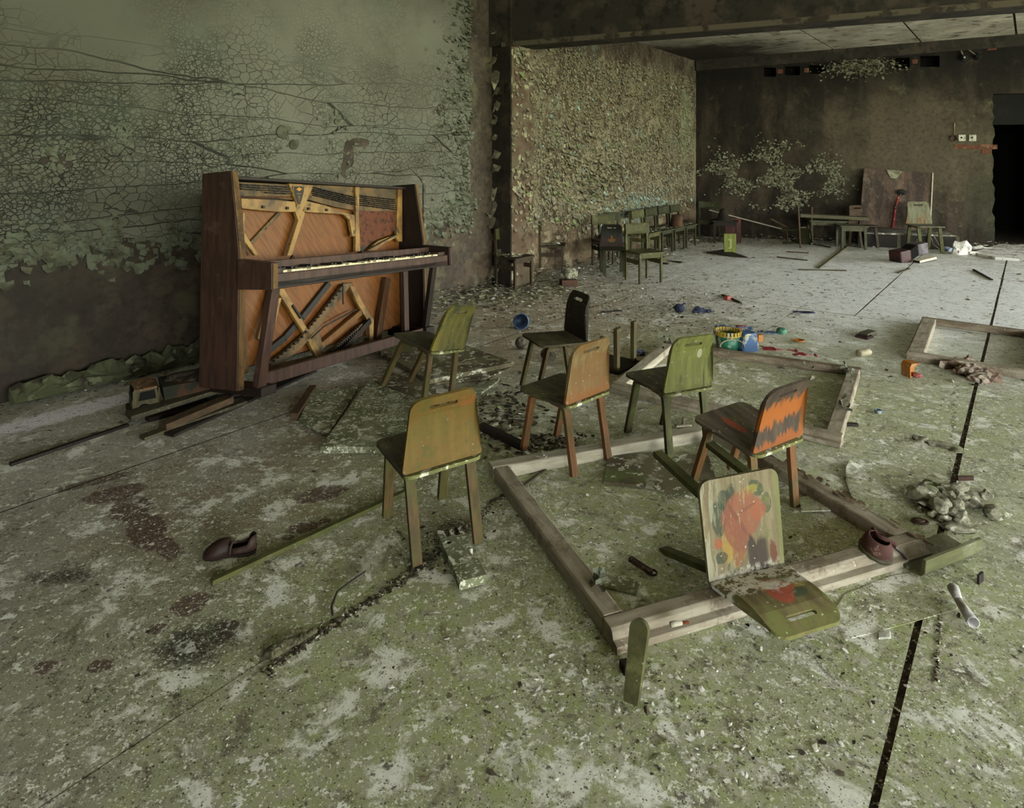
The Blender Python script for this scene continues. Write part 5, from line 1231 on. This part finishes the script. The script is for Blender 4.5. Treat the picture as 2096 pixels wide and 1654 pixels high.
for x in (-.04,.1,.2):
    for y in (-.062,.062):
        m=MB(); m.lathe([(0,-.012),(.022,-.012),(.024,-.006),(.024,.006),(.022,.012),(0,.012)],16,M=Matrix.Translation((x,y,.024))@RX(1.5708)); m.build('wheel',M_black,tk)
# ------------------------------------------------------------------ far end
# pole leaning on the wall
pa_=at(1271,342,rayline(1271,A0,aw).y-.08); pb_=fl(1301,510)
m=MB(); m.tube([pb_-pb_,pa_-pb_],[.018,.014],10); o=m.build('broom_pole',wood('pale_pole',(150,142,122),(120,112,94),specks=False),None,0,True); o.location=pb_+Vector((0,0,.01)); tag(o,'long pale wooden pole leaning on the flaking wall behind the wooden chairs','pole')
# bent rod standing at the right end of the piano
D0=4.75
P_=[at(868,500,D0),at(868,470,D0),at(867,376,D0),at(862,366,D0),at(850,354,D0-.02),at(835,341,D0-.04)]
foot=at(869,560,D0); foot.z=0.0
m=MB(); c=Vector((foot.x,foot.y,0)); m.tube([foot-c+Vector((0,0,.001))]+[p-c for p in P_],[.013,.013,.013,.012,.011,.007,.003],8); o=m.build('bent_rod',M_met,None,0,False); o.location=c; tag(o,'bent grey metal rod standing upright behind the right end of the piano','rod')
# small yellow-green panel with a pale bracket mark
def bracket(t,v,c,g,mid,fine):
    X,Y,Z=t.sep(v)
    def rect(x0,x1,z0,z1): return t.math('MULTIPLY',t.math('MULTIPLY',t.ss(X,x0-.002,x0+.002),t.ss(X,x1+.002,x1-.002)),t.math('MULTIPLY',t.ss(Z,z0-.002,z0+.002),t.ss(Z,z1+.002,z1-.002)))
    m_=t.math('MAXIMUM',rect(-.002,.018,.06,.165),t.math('MAXIMUM',rect(-.022,.018,.155,.17),rect(-.022,.018,.055,.068)))
    return t.mix(m_,c,(176,182,118))
D1=fl(1494,518).y
m=MB(); m.box(-.075,.075,-.008,.008,0,.235); o=obj1(m,'numbered_panel','small yellow-green panel with a pale painted bracket mark, standing upright on the far floor','panel',wood('yellow_green_panel',(136,144,56),(112,120,44),(156,158,90),(.56,.7),extra=bracket,specks=False),T(1494,518)@RX(-.05),None,.003)
p=fl(1500,497); m=MB(); m.box(-.11,.11,-.012,.012,0,.33); obj1(m,'maroon_board','dull maroon board standing behind the yellow-green panel','board',grime('maroon_paint',(74,36,32),[((54,28,25),8,.45,.6)]),Matrix.Translation(p+Vector((0,.0,0)))@RX(-.08),None,.003)
# leaning board, platform
q0=fl(1838,505)
pl=empty('low_platform'); tag(pl,'long low dark platform box along the rear wall, dusted white on top','platform')
xa_=bu(1758);xb_=bu(1930); 
pl.matrix_world=Matrix.Translation(K+bw*xa_+nb*.05)@Matrix.Rotation(math.atan2(bw.y,bw.x),4,'Z')
Lp=xb_-xa_
m=MB(); m.box(0,Lp,-.42,0,.0,.17); m.build('front_panel',M_dkwood,pl,.004); m=MB(); m.box(-.02,Lp+.02,-.44,.0,.17,.19); m.build('top',grime('dusty_platform_top',(120,116,104),[((60,52,42),6,.5,.62),((200,198,188),12,.55,.62)]),pl,.004)
for x in (.35,1.0): m=MB(); m.box(x,x+.04,-.425,-.415,.0,.17); m.build('batten',M_grey,pl)
lb=empty('leaning_board'); tag(lb,'big square brown board leaning on the rear wall, white scrap on top edge','board')
def corner(px,py,off,zmin=None):
    D=rayline(px,K+nb*off,bw).y; p=at(px,py,D); return p
tl=corner(1768,344,.12);tr_=corner(1908,354,.12);br_=corner(1902,474,.36);bl_=corner(1758,460,.36); br_.z=max(br_.z,.195);bl_.z=max(.195,bl_.z)
thk=nb*.02
def board_stain(t,v,c,g,mid,fine):
    X,Y,Z=t.sep(v); st=t.noise(t.mapv(v,sc=(2.0,2.0,.25)),2.6,5,.6)
    c=t.mix(t.math('MULTIPLY',t.ss(st,.48,.6),.8),c,(52,42,38)); return t.mix(t.math('MULTIPLY',t.ss(st,.46,.38),.7),c,(124,100,84))
cB=(tl+tr_+br_+bl_)/4
m=MB(); m.hexa([bl_-cB,br_-cB,br_-thk-cB,bl_-thk-cB],[tl-cB,tr_-cB,tr_-thk-cB,tl-thk-cB]); o=m.build('panel',wood('stained_brown_board',(98,78,66),(80,64,56),(112,98,84),(.55,.68),extra=board_stain),lb,.004); o.location=cB
m=MB(); m.sweep([tr_+nb*.012,br_+nb*.012],.014,.014); m.build('pale_edge_strip',M_ledge,lb)
up=(tl-bl_).normalized(); rt=(tr_-tl).normalized()
a_=tl+rt*(tr_-tl).length*.33+nb*.004; m=MB(); m.add([a_,a_+rt*.19,a_+rt*.13-up*.12,a_+rt*.06-up*.11],[(0,3,2,1)]); m.add([a_+nb*.006,a_+rt*.19+nb*.006,a_+rt*.13-up*.12+nb*.006,a_+rt*.06-up*.11+nb*.006],[(0,3,2,1)]); m.build('paper_scrap',M_flakeB[0],lb)
s_=bl_.lerp(br_,.5); m=MB(); m.tube([s_-up*.0+nb*.02+rt*-.02,s_+up*.3+nb*.02,s_+up*.42+nb*.03+rt*.02,s_+up*.5+nb*.02+rt*.06],[.016,.014,.012,.006],6); m.build('torn_red_strip',grime('torn_red_cloth',(128,40,44),[((66,40,36),20,.5,.6),((180,150,140),30,.6,.68)]),lb)
m=MB(); m.blob(tuple(s_+up*.5+nb*.02+rt*.06),(.06,.02,.04),.3,2); m.build('hole',M_black,lb)
# accordion
ac=empty('accordion',M=T(1862,534)@RZ(.32)@RY(-.12)); tag(ac,'wrecked dark red accordion with cream keys lying on the bright far floor','accordion')
m=MB(); m.box(-.22,-.06,-.08,.08,.0,.15); m.build('bass_casing',grime('dark_red_casing',(62,34,34),[((38,26,26),10,.45,.6)],rough=.4),ac,.015)
m=MB(); m.box(.04,.20,-.08,.06,.06,.19); m.build('treble_casing',grime('grey_casing',(84,78,84),[((50,40,42),10,.45,.6)],rough=.4),ac,.012)
m=MB()
for k in range(7): m.box(-.07+k*.017,-.062+k*.017,-.07,.06,.02+k*.006,.14+k*.007)
m.build('bellows',M_black,ac)
m=MB(); m.box(-.05,.21,-.16,-.08,.0,.03); kb_=m.build('keyboard',M_caseD,ac,.002)
for k in range(14):
    m=MB(); m.box(-.046+k*.018,-.030+k*.018,-.165,-.10,.012,.036); m.build('white_key',M_key,kb_)
# bucket and hat on the row of chairs
M_brk=grime('brown_bucket',(84,58,38),[((60,42,30),8,.45,.6)])
p=lwall(1.45,.30,.36); m=MB(); m.lathe([(0,0),(.075,0),(.082,.003),(.060,.15),(.056,.15),(.074,.006),(0,.006)],20); obj1(m,'bucket','upturned brown bucket standing on the third chair of the far row','bucket',M_brk,Matrix.Translation((p.x,p.y,.292)),None,0,True)
p=fl(1480,497); m=MB(); m.lathe([(.12,0),(.115,.012),(.08,.03),(.05,.12),(.035,.15),(0,.155)],20); obj1(m,'lampshade','dark cone-shaped lampshade on the low table in the far corner','lampshade',M_dkwood,Matrix.Translation((p.x,p.y,.311)),None,0,True)
# long thin rod hanging between corner and floor
a_=at(1451,430,9.2); b_=fl(1600,469.5); b_=Vector((at(1600,469,9.0))); 
m=MB(); c=(a_+b_)/2; m.tube([a_-c,b_-c],.009,6); o=m.build('long_lath',M_ledge,None); o.location=c; tag(o,'long thin pale lath sloping across the sooty rear wall','lath')
for (x0,y0,x1,y1,dd,lab) in ((1633.5,427,1637,492,8.3,'thin upright brown stick left of the low table'),(1661,424,1661,470,8.55,'thin upright stick behind the low table'),(1577,448,1610,465,8.8,'short lath leaning before the sooty rear wall')):
    a_=at(x0,y0,dd);b_=at(x1,y1,dd-.05); 
    if y1<480: b_=at(x1,y1,dd); 
    b_.z=max(b_.z,0.0); m=MB(); foot_=Vector((b_.x,b_.y,0)); m.tube([a_-foot_,b_-foot_,Vector((0,-.02,.001))],.012,6); o=m.build('stick',M_plk2,None); o.location=foot_; tag(o,lab,'stick','sticks before the rear wall')
# rubbish at the right of the rear wall
M_wht=grime('white_rubbish',(216,214,206),[((150,146,138),8,.5,.62),((90,84,78),20,.56,.64)]); M_bl=grime('pale_blue_rubbish',(140,158,190),[((200,204,210),10,.5,.6)])
for (x,y,a,b,c,mt,lab) in ((1967,520,.10,.07,.14,M_wht,'peaked heap of white cloth before the sooty rear wall'),(1990,521,.11,.07,.05,M_wht,'low crumpled white cloth right of the peaked heap'),(1940,514,.07,.05,.045,M_bl,'small pale blue and white rag left of the peaked heap'),(1925,505,.12,.08,.07,M_brk,'brown crumpled rubbish at the foot of the rear wall'),(1962,497,.16,.05,.06,M_dkwood,'dark rubbish mound against the rear wall'),(2005,510,.09,.05,.04,M_wht,'crumpled white paper near the doorway')):
    m=MB(); m.blob((0,0,.0),(a,b,c),.3,3,flat=0); obj1(m,'rubbish_heap',lab,'rubbish',mt,T(x,y),'rubbish by the rear wall')
sheet('white_board','white board lying in the bright light at the right edge near the doorway','board',[(1990,516),(2046,499),(2096,500),(2096,530),(2036,526)],.03,.03,M_wht)
stick('batten','whitewashed beam lying at the foot of the rear wall by the doorway','batten',(1950,509),(2030,513),.06,.04,M_wht,'battens on the floor')
# wires looping over the platform end
for k,(pts) in enumerate((((1905,486),(1910,500),(1925,512),(1935,517)),((1912,484),(1922,502),(1938,507)),((1878,489),(1873,500),(1868,508)))):
    P=[at(x,y,7.95-.02*i) for i,(x,y) in enumerate(pts)]
    for p in P: p.z=max(p.z,.004)
    c=Vector((P[0].x,P[0].y,0)); m=MB(); m.tube([p-c for p in P],.004,5); o=m.build('cable',M_bone if False else P_bone,None); o.location=c; tag(o,('first pale cable hanging from the platform end','second pale cable, right of the first, at the platform end','thin pale cable below the tall pale chair')[k],'cable','cables at the platform end')
# sockets, lamps and conduit on the rear wall
def onback(px,py,off=.0):
    D=rayline(px,K+nb*off,bw).y; return at(px,py,D)
MW=Matrix.Rotation(math.atan2(bw.y,bw.x),4,'Z')
M_sock=grime('white_bakelite',(188,186,172),[((140,136,120),12,.5,.62)],rough=.5)
for px,lab in ((1968,'left square white socket on the rear wall'),(1989.5,'right square white socket on the rear wall, chipped')):
    p=onback(px,282.5); r=empty('wall_socket',M=Matrix.Translation(p)@MW); tag(r,lab,'socket','sockets on the rear wall')
    m=MB(); m.box(-.042,.042,-.016,0,-.042,.042); m.build('plate',M_sock,r,.005)
    m=MB(); m.lathe([(0,-.0),(.012,0),(.012,.004),(0,.004)],12,M=Matrix.Translation((-.008,-.016,.004))@RX(1.5708)); m.build('contact',M_black,r)
p=onback(1951,283); r=empty('round_junction_box',M=Matrix.Translation(p)@MW); tag(r,'round dark open junction box left of the square sockets','junction box')
m=MB(); m.lathe([(.030,0),(.044,0),(.044,.02),(.034,.02),(.032,.004),(0,.004)],20,M=RX(1.5708)); m.build('ring',M_rust,r)
m=MB(); m.tube([(.006,-.006,.05),(.004,-.02,.12),(.01,-.006,.2)],.006,6); m.build('wire',P_bone,r)
def onleft(px,py,off=.0):
    D=rayline(px,A0+nw*off,aw).y; return at(px,py,D)
ML_=Matrix.Rotation(math.atan2(aw.y,aw.x),4,'Z')
for px,py,rr,lab in ((577,270,.045,'round painted-over junction box cover on the left wall'),(600,296,.034,'small crumbling round fitting below the junction box cover'),(688,249,.022,'small round screw hole fitting to the right of the cover')):
    p=onleft(px,py); m=MB(); m.lathe([(rr,0),(rr,.008),(rr*.86,.014),(rr*.8,.008),(rr*.5,.012),(rr*.3,.006),(0,.01)],24,M=RX(1.5708)); o=obj1(m,'round_wall_cover',lab,'wall fitting',M_flakeG[1],Matrix.Translation(p)@ML_,'round fittings on the left wall',0,True)
# bulkhead lamps and the conduit spreading from the ceiling
hub=onback(1959,82,.03)
for px,py,lab in ((1971,118,'left round dark lamp holder high on the rear wall'),(1999,116,'right round dark lamp holder high on the rear wall')):
    p=onback(px,py); r=empty('lamp_holder',M=Matrix.Translation(p)@MW); tag(r,lab,'lamp holder','lamp holders on the rear wall')
    m=MB(); m.lathe([(.05,0),(.05,.02),(.03,.03),(.026,.05),(0,.05)],18,M=RX(1.5708)); m.build('rose',M_black,r)
    if px<1990: m=MB(); m.blob((0,-.05,-.004),(.012,.012,.016),.1,2); m.build('bulb_stub',M_sock,r)
    c=hub; m=MB(); m.tube([hub-c,(p-c)*.5+Vector((0,-.01,-.01)),p-c+nb*.02],.009,6); o=m.build('conduit',M_fwd,None); o.location=c; tag(o,'short pale cable from the ceiling to the '+lab.split()[0]+' lamp holder','cable','cables to the lamp holders')
P=[onback(x,y,.02) for x,y in ((1440,133),(1500,135),(1600,134),(1700,124),(1800,115),(1870,112),(1905,106),(1935,97),(1957,84))]; c=P[0]
m=MB(); m.tube([p-c for p in P],.006,6); o=m.build('conduit',M_dkwood,None); o.location=c; o.parent=wall_back; o.matrix_parent_inverse=wall_back.matrix_world.inverted(); tag(o,'long dusty cable')
# exposed bricks under the sockets and near the ceiling
M_brick=grime('exposed_red_brick',(96,58,42),[((122,92,70),12,.5,.62),((84,52,40),16,.5,.62)],bump=(40,.6,.01))
rd=random.Random(17)
bl=[]
for k in range(5): bl.append((1962+k*17.3,300+rd.uniform(-1.5,1.5)))
bl+=[(2018,310),(2005,92),(2022,88),(2030,98),(1650,140+4),(1597,146),(1872,126)]
for (px,py) in bl:
    p=onback(px,py); s=.62 if px in (1597,1650,1872) else 1
    m=MB(); m.box(-.052*s,.052*s,-.006,.02,-.03,.03); o=m.build('brick',M_brick,None,.004); o.parent=wall_back; o.matrix_parent_inverse=wall_back.matrix_world.inverted(); o.matrix_world=Matrix.Translation(p)@MW@RY(rd.uniform(-.05,.05))
# ------------------------------------------------------------------ plaster fallen along the foot of the left wall
M_chunk=grime('fallen_green_plaster',(84,88,64),[((60,60,44),8,.45,.6),((42,36,28),6,.52,.62),((112,116,92),14,.58,.66)],bump=(24,.8,.01))
rd=random.Random(41)
labs=['leftmost broken slab of green plaster against the foot of the left wall','second broken slab of green plaster along the left wall','third broken slab of green plaster, left of the toy truck','slab of green plaster directly behind the toy truck cab','slab of dirty plaster behind the dump bed of the toy truck','rightmost slab of dirty plaster, beside the piano side']
for k,(px,w_) in enumerate(((85,.30),(160,.42),(237,.34),(300,.34),(350,.30),(398,.26))):
    p=rayline(px,A0,aw); m=MB(); n=9; h=rd.uniform(.07,.11)
    top=[(-w_/2+w_*i/n+rd.uniform(-.01,.01),h*rd.uniform(.65,1.1)) for i in range(n+1)]
    ol=[(-w_/2,0),(w_/2,0)]+top[::-1]
    m.plate(ol,.03,[],lambda x,y:Vector((x,-.10+y*.8+.008*math.sin(x*40),y+.01)),grid=.035)
    vs=m.v; m.v=[(x+rd.uniform(-.01,.01),y+rd.uniform(-.014,.014),max(0,z+rd.uniform(-.012,.012))) for x,y,z in vs]
    o=m.build('plaster_slab',M_chunk,None); o.matrix_world=Matrix.Translation(p+nw*.02)@ML_; tag(o,labs[k],'plaster','plaster slabs along the left wall')
# crumpled plaster pile and rag on the right
m=MB(); rd=random.Random(43)
for k in range(46):
    t_=rd.random(); c=fl(1900+rd.gauss(0,34)+t_*60,1020+rd.gauss(0,14)+t_*30); o0=fl(1935,1030); c=c-o0
    r=rd.uniform(.012,.032); m.blob((c.x,c.y,rd.uniform(.005,.045)),(r*rd.uniform(.7,1.6),r*rd.uniform(.7,1.4),r*rd.uniform(.5,1)),.35,2,seed=rd.randint(1,9999),flat=0)
M_pl=grime('crumbled_grey_plaster',(140,138,118),[((96,94,78),20,.42,.58),((178,176,158),30,.56,.64),((110,116,82),9,.54,.66)],bump=(50,.9,.008),kind='P')
obj1(m,'plaster_heap','heap of crumbled grey plaster on the mossy floor at the right','plaster',M_pl,T(1935,1030))
pa_=fl(1865,1010);pb_=fl(1935,1062); m=MB(); c=(pa_+pb_)/2; m.tube([pa_-c,(pb_-c)*.3,pb_-c],[.016,.018,.015],10); o=m.build('plaster_roll',M_pl,None); o.location=c+Vector((0,0,.016)); tag(o,'rolled strip of grey plaster paper at the left of the plaster heap','roll')
m=MB(); m.blob((0,0,0),(.05,.02,.018),.3,3,flat=0); obj1(m,'plaster_lump','grey fluffy lump below the plaster heap, right of the seam','plaster',M_pl,T(1962,1085)@RZ(-.3))
m=MB()
for (x,y,a,b,c) in ((0,0,.06,.03,.014),(-.06,.02,.03,.02,.02),(.06,-.02,.03,.02,.012)): m.blob((x,y,0),(a,b,c),.35,3,seed=7+int(x*100),flat=0)
obj1(m,'plaster_lump','flat lump of grey plaster by the dark seam above the plaster heap','plaster',M_pl,T(1920,912)@RZ(-.5))
m=MB(); rd=random.Random(47)
for k in range(34):
    t_=k/33; o0=fl(1990,765); c=fl(1950+t_*85+rd.gauss(0,7),748+t_*34+rd.gauss(0,5))-o0; r=rd.uniform(.018,.042); m.blob((c.x,c.y,.015),(r*1.3,r*.8,r*rd.uniform(.6,1.1)),.5,2,seed=rd.randint(1,9999),flat=0)
obj1(m,'crumpled_rag','crumpled brown and white rag against the right window frame','cloth',grime('brown_white_rag',(112,92,78),[((168,156,142),12,.48,.58),((62,46,38),14,.52,.62)],bump=(30,.8,.01),kind='P'),T(1990,765))
# rolled white paper
a_=fl(1962,1245);b_=fl(1992,1290); c=(a_+b_)/2; m=MB(); m.tube([a_-c,b_-c],[.010,.015],9,cap=False); m.tube([a_-c+Vector((.0,.0,.002)),a_-c+Vector((.016,.045,.004))],[.010,.015],9,cap=False)
o=m.build('paper_roll',grime('grey_white_paper',(176,174,172),[((140,138,132),12,.5,.62)]),None,0,True); o.location=c+Vector((0,0,.019)); sm=o.modifiers.new('s','SOLIDIFY'); sm.thickness=.002; tag(o,'small torn roll of grey-white paper near the bottom right corner','paper')
M_chip=grime('white_chip',(196,198,188),[((160,160,146),20,.5,.62)],kind='P')
sheet('tile_chip','pale blue-white tile fragment at the edge of the loose linoleum','fragment',[(1796,1293),(1822,1291),(1823,1304),(1797,1306)],.006,.005,M_chip)
m=MB(); m.box(-.03,.03,-.006,.006,0,.05); obj1(m,'wood_offcut','small upright dark chip of wood at the right edge of the floor','scrap wood',M_dkwood,T(2006,1192)@RZ(.6)@Matrix.Scale(.5,4))
m=MB(); m.lathe([(0,0),(.022,0),(.024,.003),(.022,.006),(.014,.005),(.012,.009),(0,.010)],18,sx=1.2,sy=.8); obj1(m,'rusty_disc','small dark rusty disc on the moss right of the front frame','disc',M_rust,T(1882,1069))
m=MB(); m.box(-.02,.02,-.003,.003,0,.01); obj1(m,'rusty_bracket','small rusty bracket behind the plaster heap','bracket',M_rust,T(1975,983)@RZ(.05)@Matrix.Scale(1.5,4))
# roll / crust at bottom left, dried plant
m=MB()
p0=fl(556,1340);p1=fl(640,1296); c=(p0+p1)/2
for k in range(14):
    t_=k/13; q=p0.lerp(p1,t_)-c; m.blob((q.x,q.y,0),(.02*(1-.5*t_),.018*(1-.4*t_),.018*(1-.5*t_)),.25,2,seed=k+3,flat=0)
obj1(m,'mud_crust','dark crusted lump of mud over the seam at the bottom left','mud',grime('crusted_mud',(92,88,66),[((52,48,36),20,.45,.58),((140,140,116),26,.56,.64)],bump=(50,.9,.008)),Matrix.Translation(c))
dp=empty('dried_plant',fl(752,1180)); tag(dp,'dried plant with two limp leaves and a curved stalk left of the nearest chair','plant')
c=fl(752,1180)
m=MB(); m.tube([fl(680,1262)-c+UPZ*.004,fl(678,1244)-c+UPZ*.004,fl(690,1215)-c+UPZ*.006,fl(720,1192)-c+UPZ*.006,fl(750,1175)-c+UPZ*.01],[.003,.003,.0025,.0025,.002],6); m.build('stalk',M_dkwood,dp)
M_lf=grime('dry_grey_leaf',(110,108,88),[((84,80,64),20,.45,.6)])
for (x0,x1,lean,h) in ((.0,-.006,-.02,.05),(.012,.03,.03,.045)):
    m=MB(); m.plate([(0,0),(.008,.012),(.009,.03),(.0,.055),(-.008,.03),(-.006,.012)],.0012,deform=lambda x,y,x0=x0,lean=lean:Vector((x0+x+lean*(y/.05)**1.3*.6,3*x*x*6+y*.35,.006+y*.85)),grid=.01); m.build('leaf',M_lf,dp)
# stool-like block with a plaster ball by the pilaster chairs
p=fl(1163,585); bb=empty('wooden_box',p,.2); tag(bb,'small red-brown wooden box in the paint chips beside the pilaster chairs','box')
m=MB(); m.box(-.075,.075,-.05,.05,0,.06); m.build('box',grime('red_brown_box',(76,52,40),[((54,40,32),10,.5,.62)]),bb,.003)
m=MB(); m.blob((.02,.0,.0),(.07,.055,.06),.2,3,seed=77); obj1(m,'plaster_ball','round lump of crumbled plaster resting on the small red-brown box','plaster',M_pl,Matrix.Translation(p+Vector((0,0,.115))))
# ------------------------------------------------------------------ crumbs, chips and twigs nobody could count
def scatter(name,label,n,pos,sz,mats,weights,seed,curl=(0,.3),cat='debris',parent=None):
    rd=random.Random(seed); mb=MB()
    for i in range(n):
        p=pos(rd)
        if p is None: continue
        a=rd.uniform(0,6.28); tz=rd.uniform(-.35,.35)
        el=rd.uniform(.8,2.2); ux=Vector((math.cos(a),math.sin(a),tz*.5))*el**.5; uy=Vector((-math.sin(a),math.cos(a),rd.uniform(-.2,.4)))/el**.5
        s=rd.uniform(*sz)*(.6+.8*rd.random()**2)
        mi=rd.choices(range(len(mats)),weights)[0]
        k=rd.randint(4,5); vs=[p+ux*s*math.cos(j*6.283/k+rd.uniform(-.3,.3))*.6+uy*s*math.sin(j*6.283/k)*.6*rd.uniform(.6,1.1) for j in range(k)]
        zmin=min(v.z for v in vs); 
        if zmin<p.z: 
            for v in vs: v.z+=p.z-zmin
        tp=p+UPZ*(s*rd.uniform(*curl)+.001)
        mb.add(vs+[tp],[(j,(j+1)%k,k) for j in range(k)],mi)
    o=mb.build(name,mats); o.parent=parent or floor; return tag(o,label,None,None,'stuff')
C1_=grime('pale_chip',(172,168,148),[((134,130,110),20,.45,.6)],kind='P'); C2_=grime('grey_brown_chip',(118,108,88),[((86,78,62),20,.45,.6)],kind='P'); C3_=grime('dark_crumb',(52,45,36),[((78,70,56),20,.5,.6)],kind='P'); C4_=grime('greenish_chip',(128,134,96),[((100,106,72),20,.45,.6)],kind='P'); C5_=grime('whitewash_chip',(204,204,194),[((170,168,154),20,.5,.6)],kind='P')
MC=[C1_,C2_,C3_,C4_,C5_]
def inroom(p): 
    u=(p-K).dot(nw); return u>.01 and (p-K).dot(nb)>.02
def atfoot(u0,u1,sd,hh=.10):
    def f(rd):
        u=rd.uniform(u0,u1); d_=abs(rd.gauss(0,sd)); 
        if uP-plw-.02<u<uP+.02: d_+=pld
        z=max(0,hh*(1-d_/sd/1.2))*rd.random(); return lwall(u,z,d_+.01)
    return f
scatter('paint_chips','drift of paint chips along the foot of the flaking wall',2600,atfoot(.2,uP+1.9,.28,.09),(.012,.045),MC,(5,4,1.5,3,1),101)
scatter('paint_chips','thin drift of plaster crumbs along the foot of the left wall beside the piano',500,atfoot(uP+1.9,uL,.10,.05),(.01,.03),MC,(3,3,2,3,1),102)
def pile(rd):
    p=fl(rd.gauss(1030,85),rd.gauss(592,18)); return p if inroom(p) else None
scatter('paint_chips','heap of grey-green paint chips around the brown chair at the pilaster',1900,pile,(.012,.04),MC,(5,4,1,3,1),103)
def midz(rd):
    p=fl(rd.gauss(1290,160),rd.gauss(620,42)); return p if inroom(p) else None
scatter('floor_crumbs','scattered chips and crumbs on the brown dirty floor behind the chairs',4200,midz,(.006,.022),MC,(3,4,3,1,2),104)
def whole(rd):
    p=Vector((rd.uniform(-2.8,6.5),rd.uniform(1.3,9),0)); return p if inroom(p) and abs(p.x)<p.y*.85 else None
scatter('floor_crumbs','sparse pale flecks and dark crumbs all over the floor',5200,whole,(.003,.011),MC,(2,3,4,1,3),105)
def whole2(rd):
    p=Vector((rd.uniform(-1,6.5),rd.uniform(3.2,9),0)); return p if inroom(p) and abs(p.x)<p.y*.85 else None
scatter('plaster_bits','larger plaster bits spread over the far half of the floor',420,whole2,(.012,.04),MC,(4,3,4,1,2),106,(.05,.35))
def front(rd):
    return fl(rd.gauss(1450,300),rd.uniform(960,1600))
scatter('whitewash_flecks','white whitewash flecks on the mossy foreground floor',900,front,(.004,.014),MC,(1,1,1,1,8),107,(0,.15))
def debr(rd):
    return fl(rd.gauss(1020,45),rd.gauss(850,34),.0)
scatter('dark_debris','dark broken debris between the nearest and the pale orange chair',420,debr,(.01,.035),MC,(1,3,8,1,1),108,(0,.22))
def line(x0,y0,x1,y1,sd):
    return lambda rd:(lambda t_:fl(x0+(x1-x0)*t_+rd.gauss(0,sd),y0+(y1-y0)*t_+rd.gauss(0,sd)))(rd.random())
scatter('dark_debris','dark crumbs packed into the seam in the left foreground',520,line(540,1376,860,1160,5),(.005,.012),MC,(1,3,9,1,.5),109)
scatter('dark_debris','dark crumbs packed into the seam under the nearest chair',330,line(860,1160,1036,1008,4),(.005,.011),MC,(1,3,9,1,.5),110)
scatter('dark_debris','rusty crumbs lying in the long seam at the right',420,line(1957,790,1915,1400,2.5),(.004,.009),MC,(2,5,5,1,2),111)
scatter('dark_debris','dark crumbs around the foot of the nearest chair',260,lambda rd:fl(rd.gauss(900,40),rd.gauss(1110,34)),(.004,.012),MC,(1,2,9,1,.5),112)
scatter('dark_debris','dark twiggy litter under the pale orange chair',240,lambda rd:fl(rd.gauss(1140,40),rd.gauss(910,12)),(.008,.02),MC,(1,2,9,1,.5),113,(0,.3))
scatter('rubble','rubble and litter at the foot of the sooty rear wall',1500,lambda rd:(lambda u,d_:K+bw*u+nb*(abs(d_)+.03)+UPZ*max(0,.09*(1-abs(d_)/.3))*rd.random())(rd.uniform(.3,5.0),rd.gauss(0,.22)),(.012,.045),MC,(3,3,5,1,3),114)
for (px,py,z,lab,sx) in ((1040,523,.29,'paint chips heaped on the seat of the brown chair left of the pilaster',.10),(1122,500,.29,'paint chips heaped on the seat of the chair behind the pilaster',.10)):
    c=fl(px,py,z)
    scatter('paint_chips',lab,150,lambda rd,c=c:c+Vector((rd.uniform(-.11,.11),rd.uniform(-.09,.11),abs(rd.gauss(0,.008)))),(.012,.035),MC,(5,3,1,2,2),int(px))
def rowseat(rd):
    u=rd.uniform(1.0,2.25); return lwall(u,.294,.16+rd.uniform(.04,.24))
scatter('paint_chips','paint chips lying on the seats of the far row of chairs',420,rowseat,(.012,.03),MC,(4,4,2,3,1),301)
# twigs
rd=random.Random(51); mb=MB()
for i in range(90):
    p=fl(rd.gauss(1250,250),rd.uniform(560,1050)); 
    if not inroom(p): continue
    a=rd.uniform(0,6.28); L=rd.uniform(.01,.04); q=[p+UPZ*.002]
    for k in range(3): a+=rd.uniform(-.4,.4); q.append(q[-1]+Vector((math.cos(a)*L/3,math.sin(a)*L/3,rd.uniform(0,.004))))
    mb.tube(q,.0009,4)
o=mb.build('twigs',M_dkwood,floor); tag(o,'thin dark twigs and splinters scattered over the floor',None,None,'stuff')
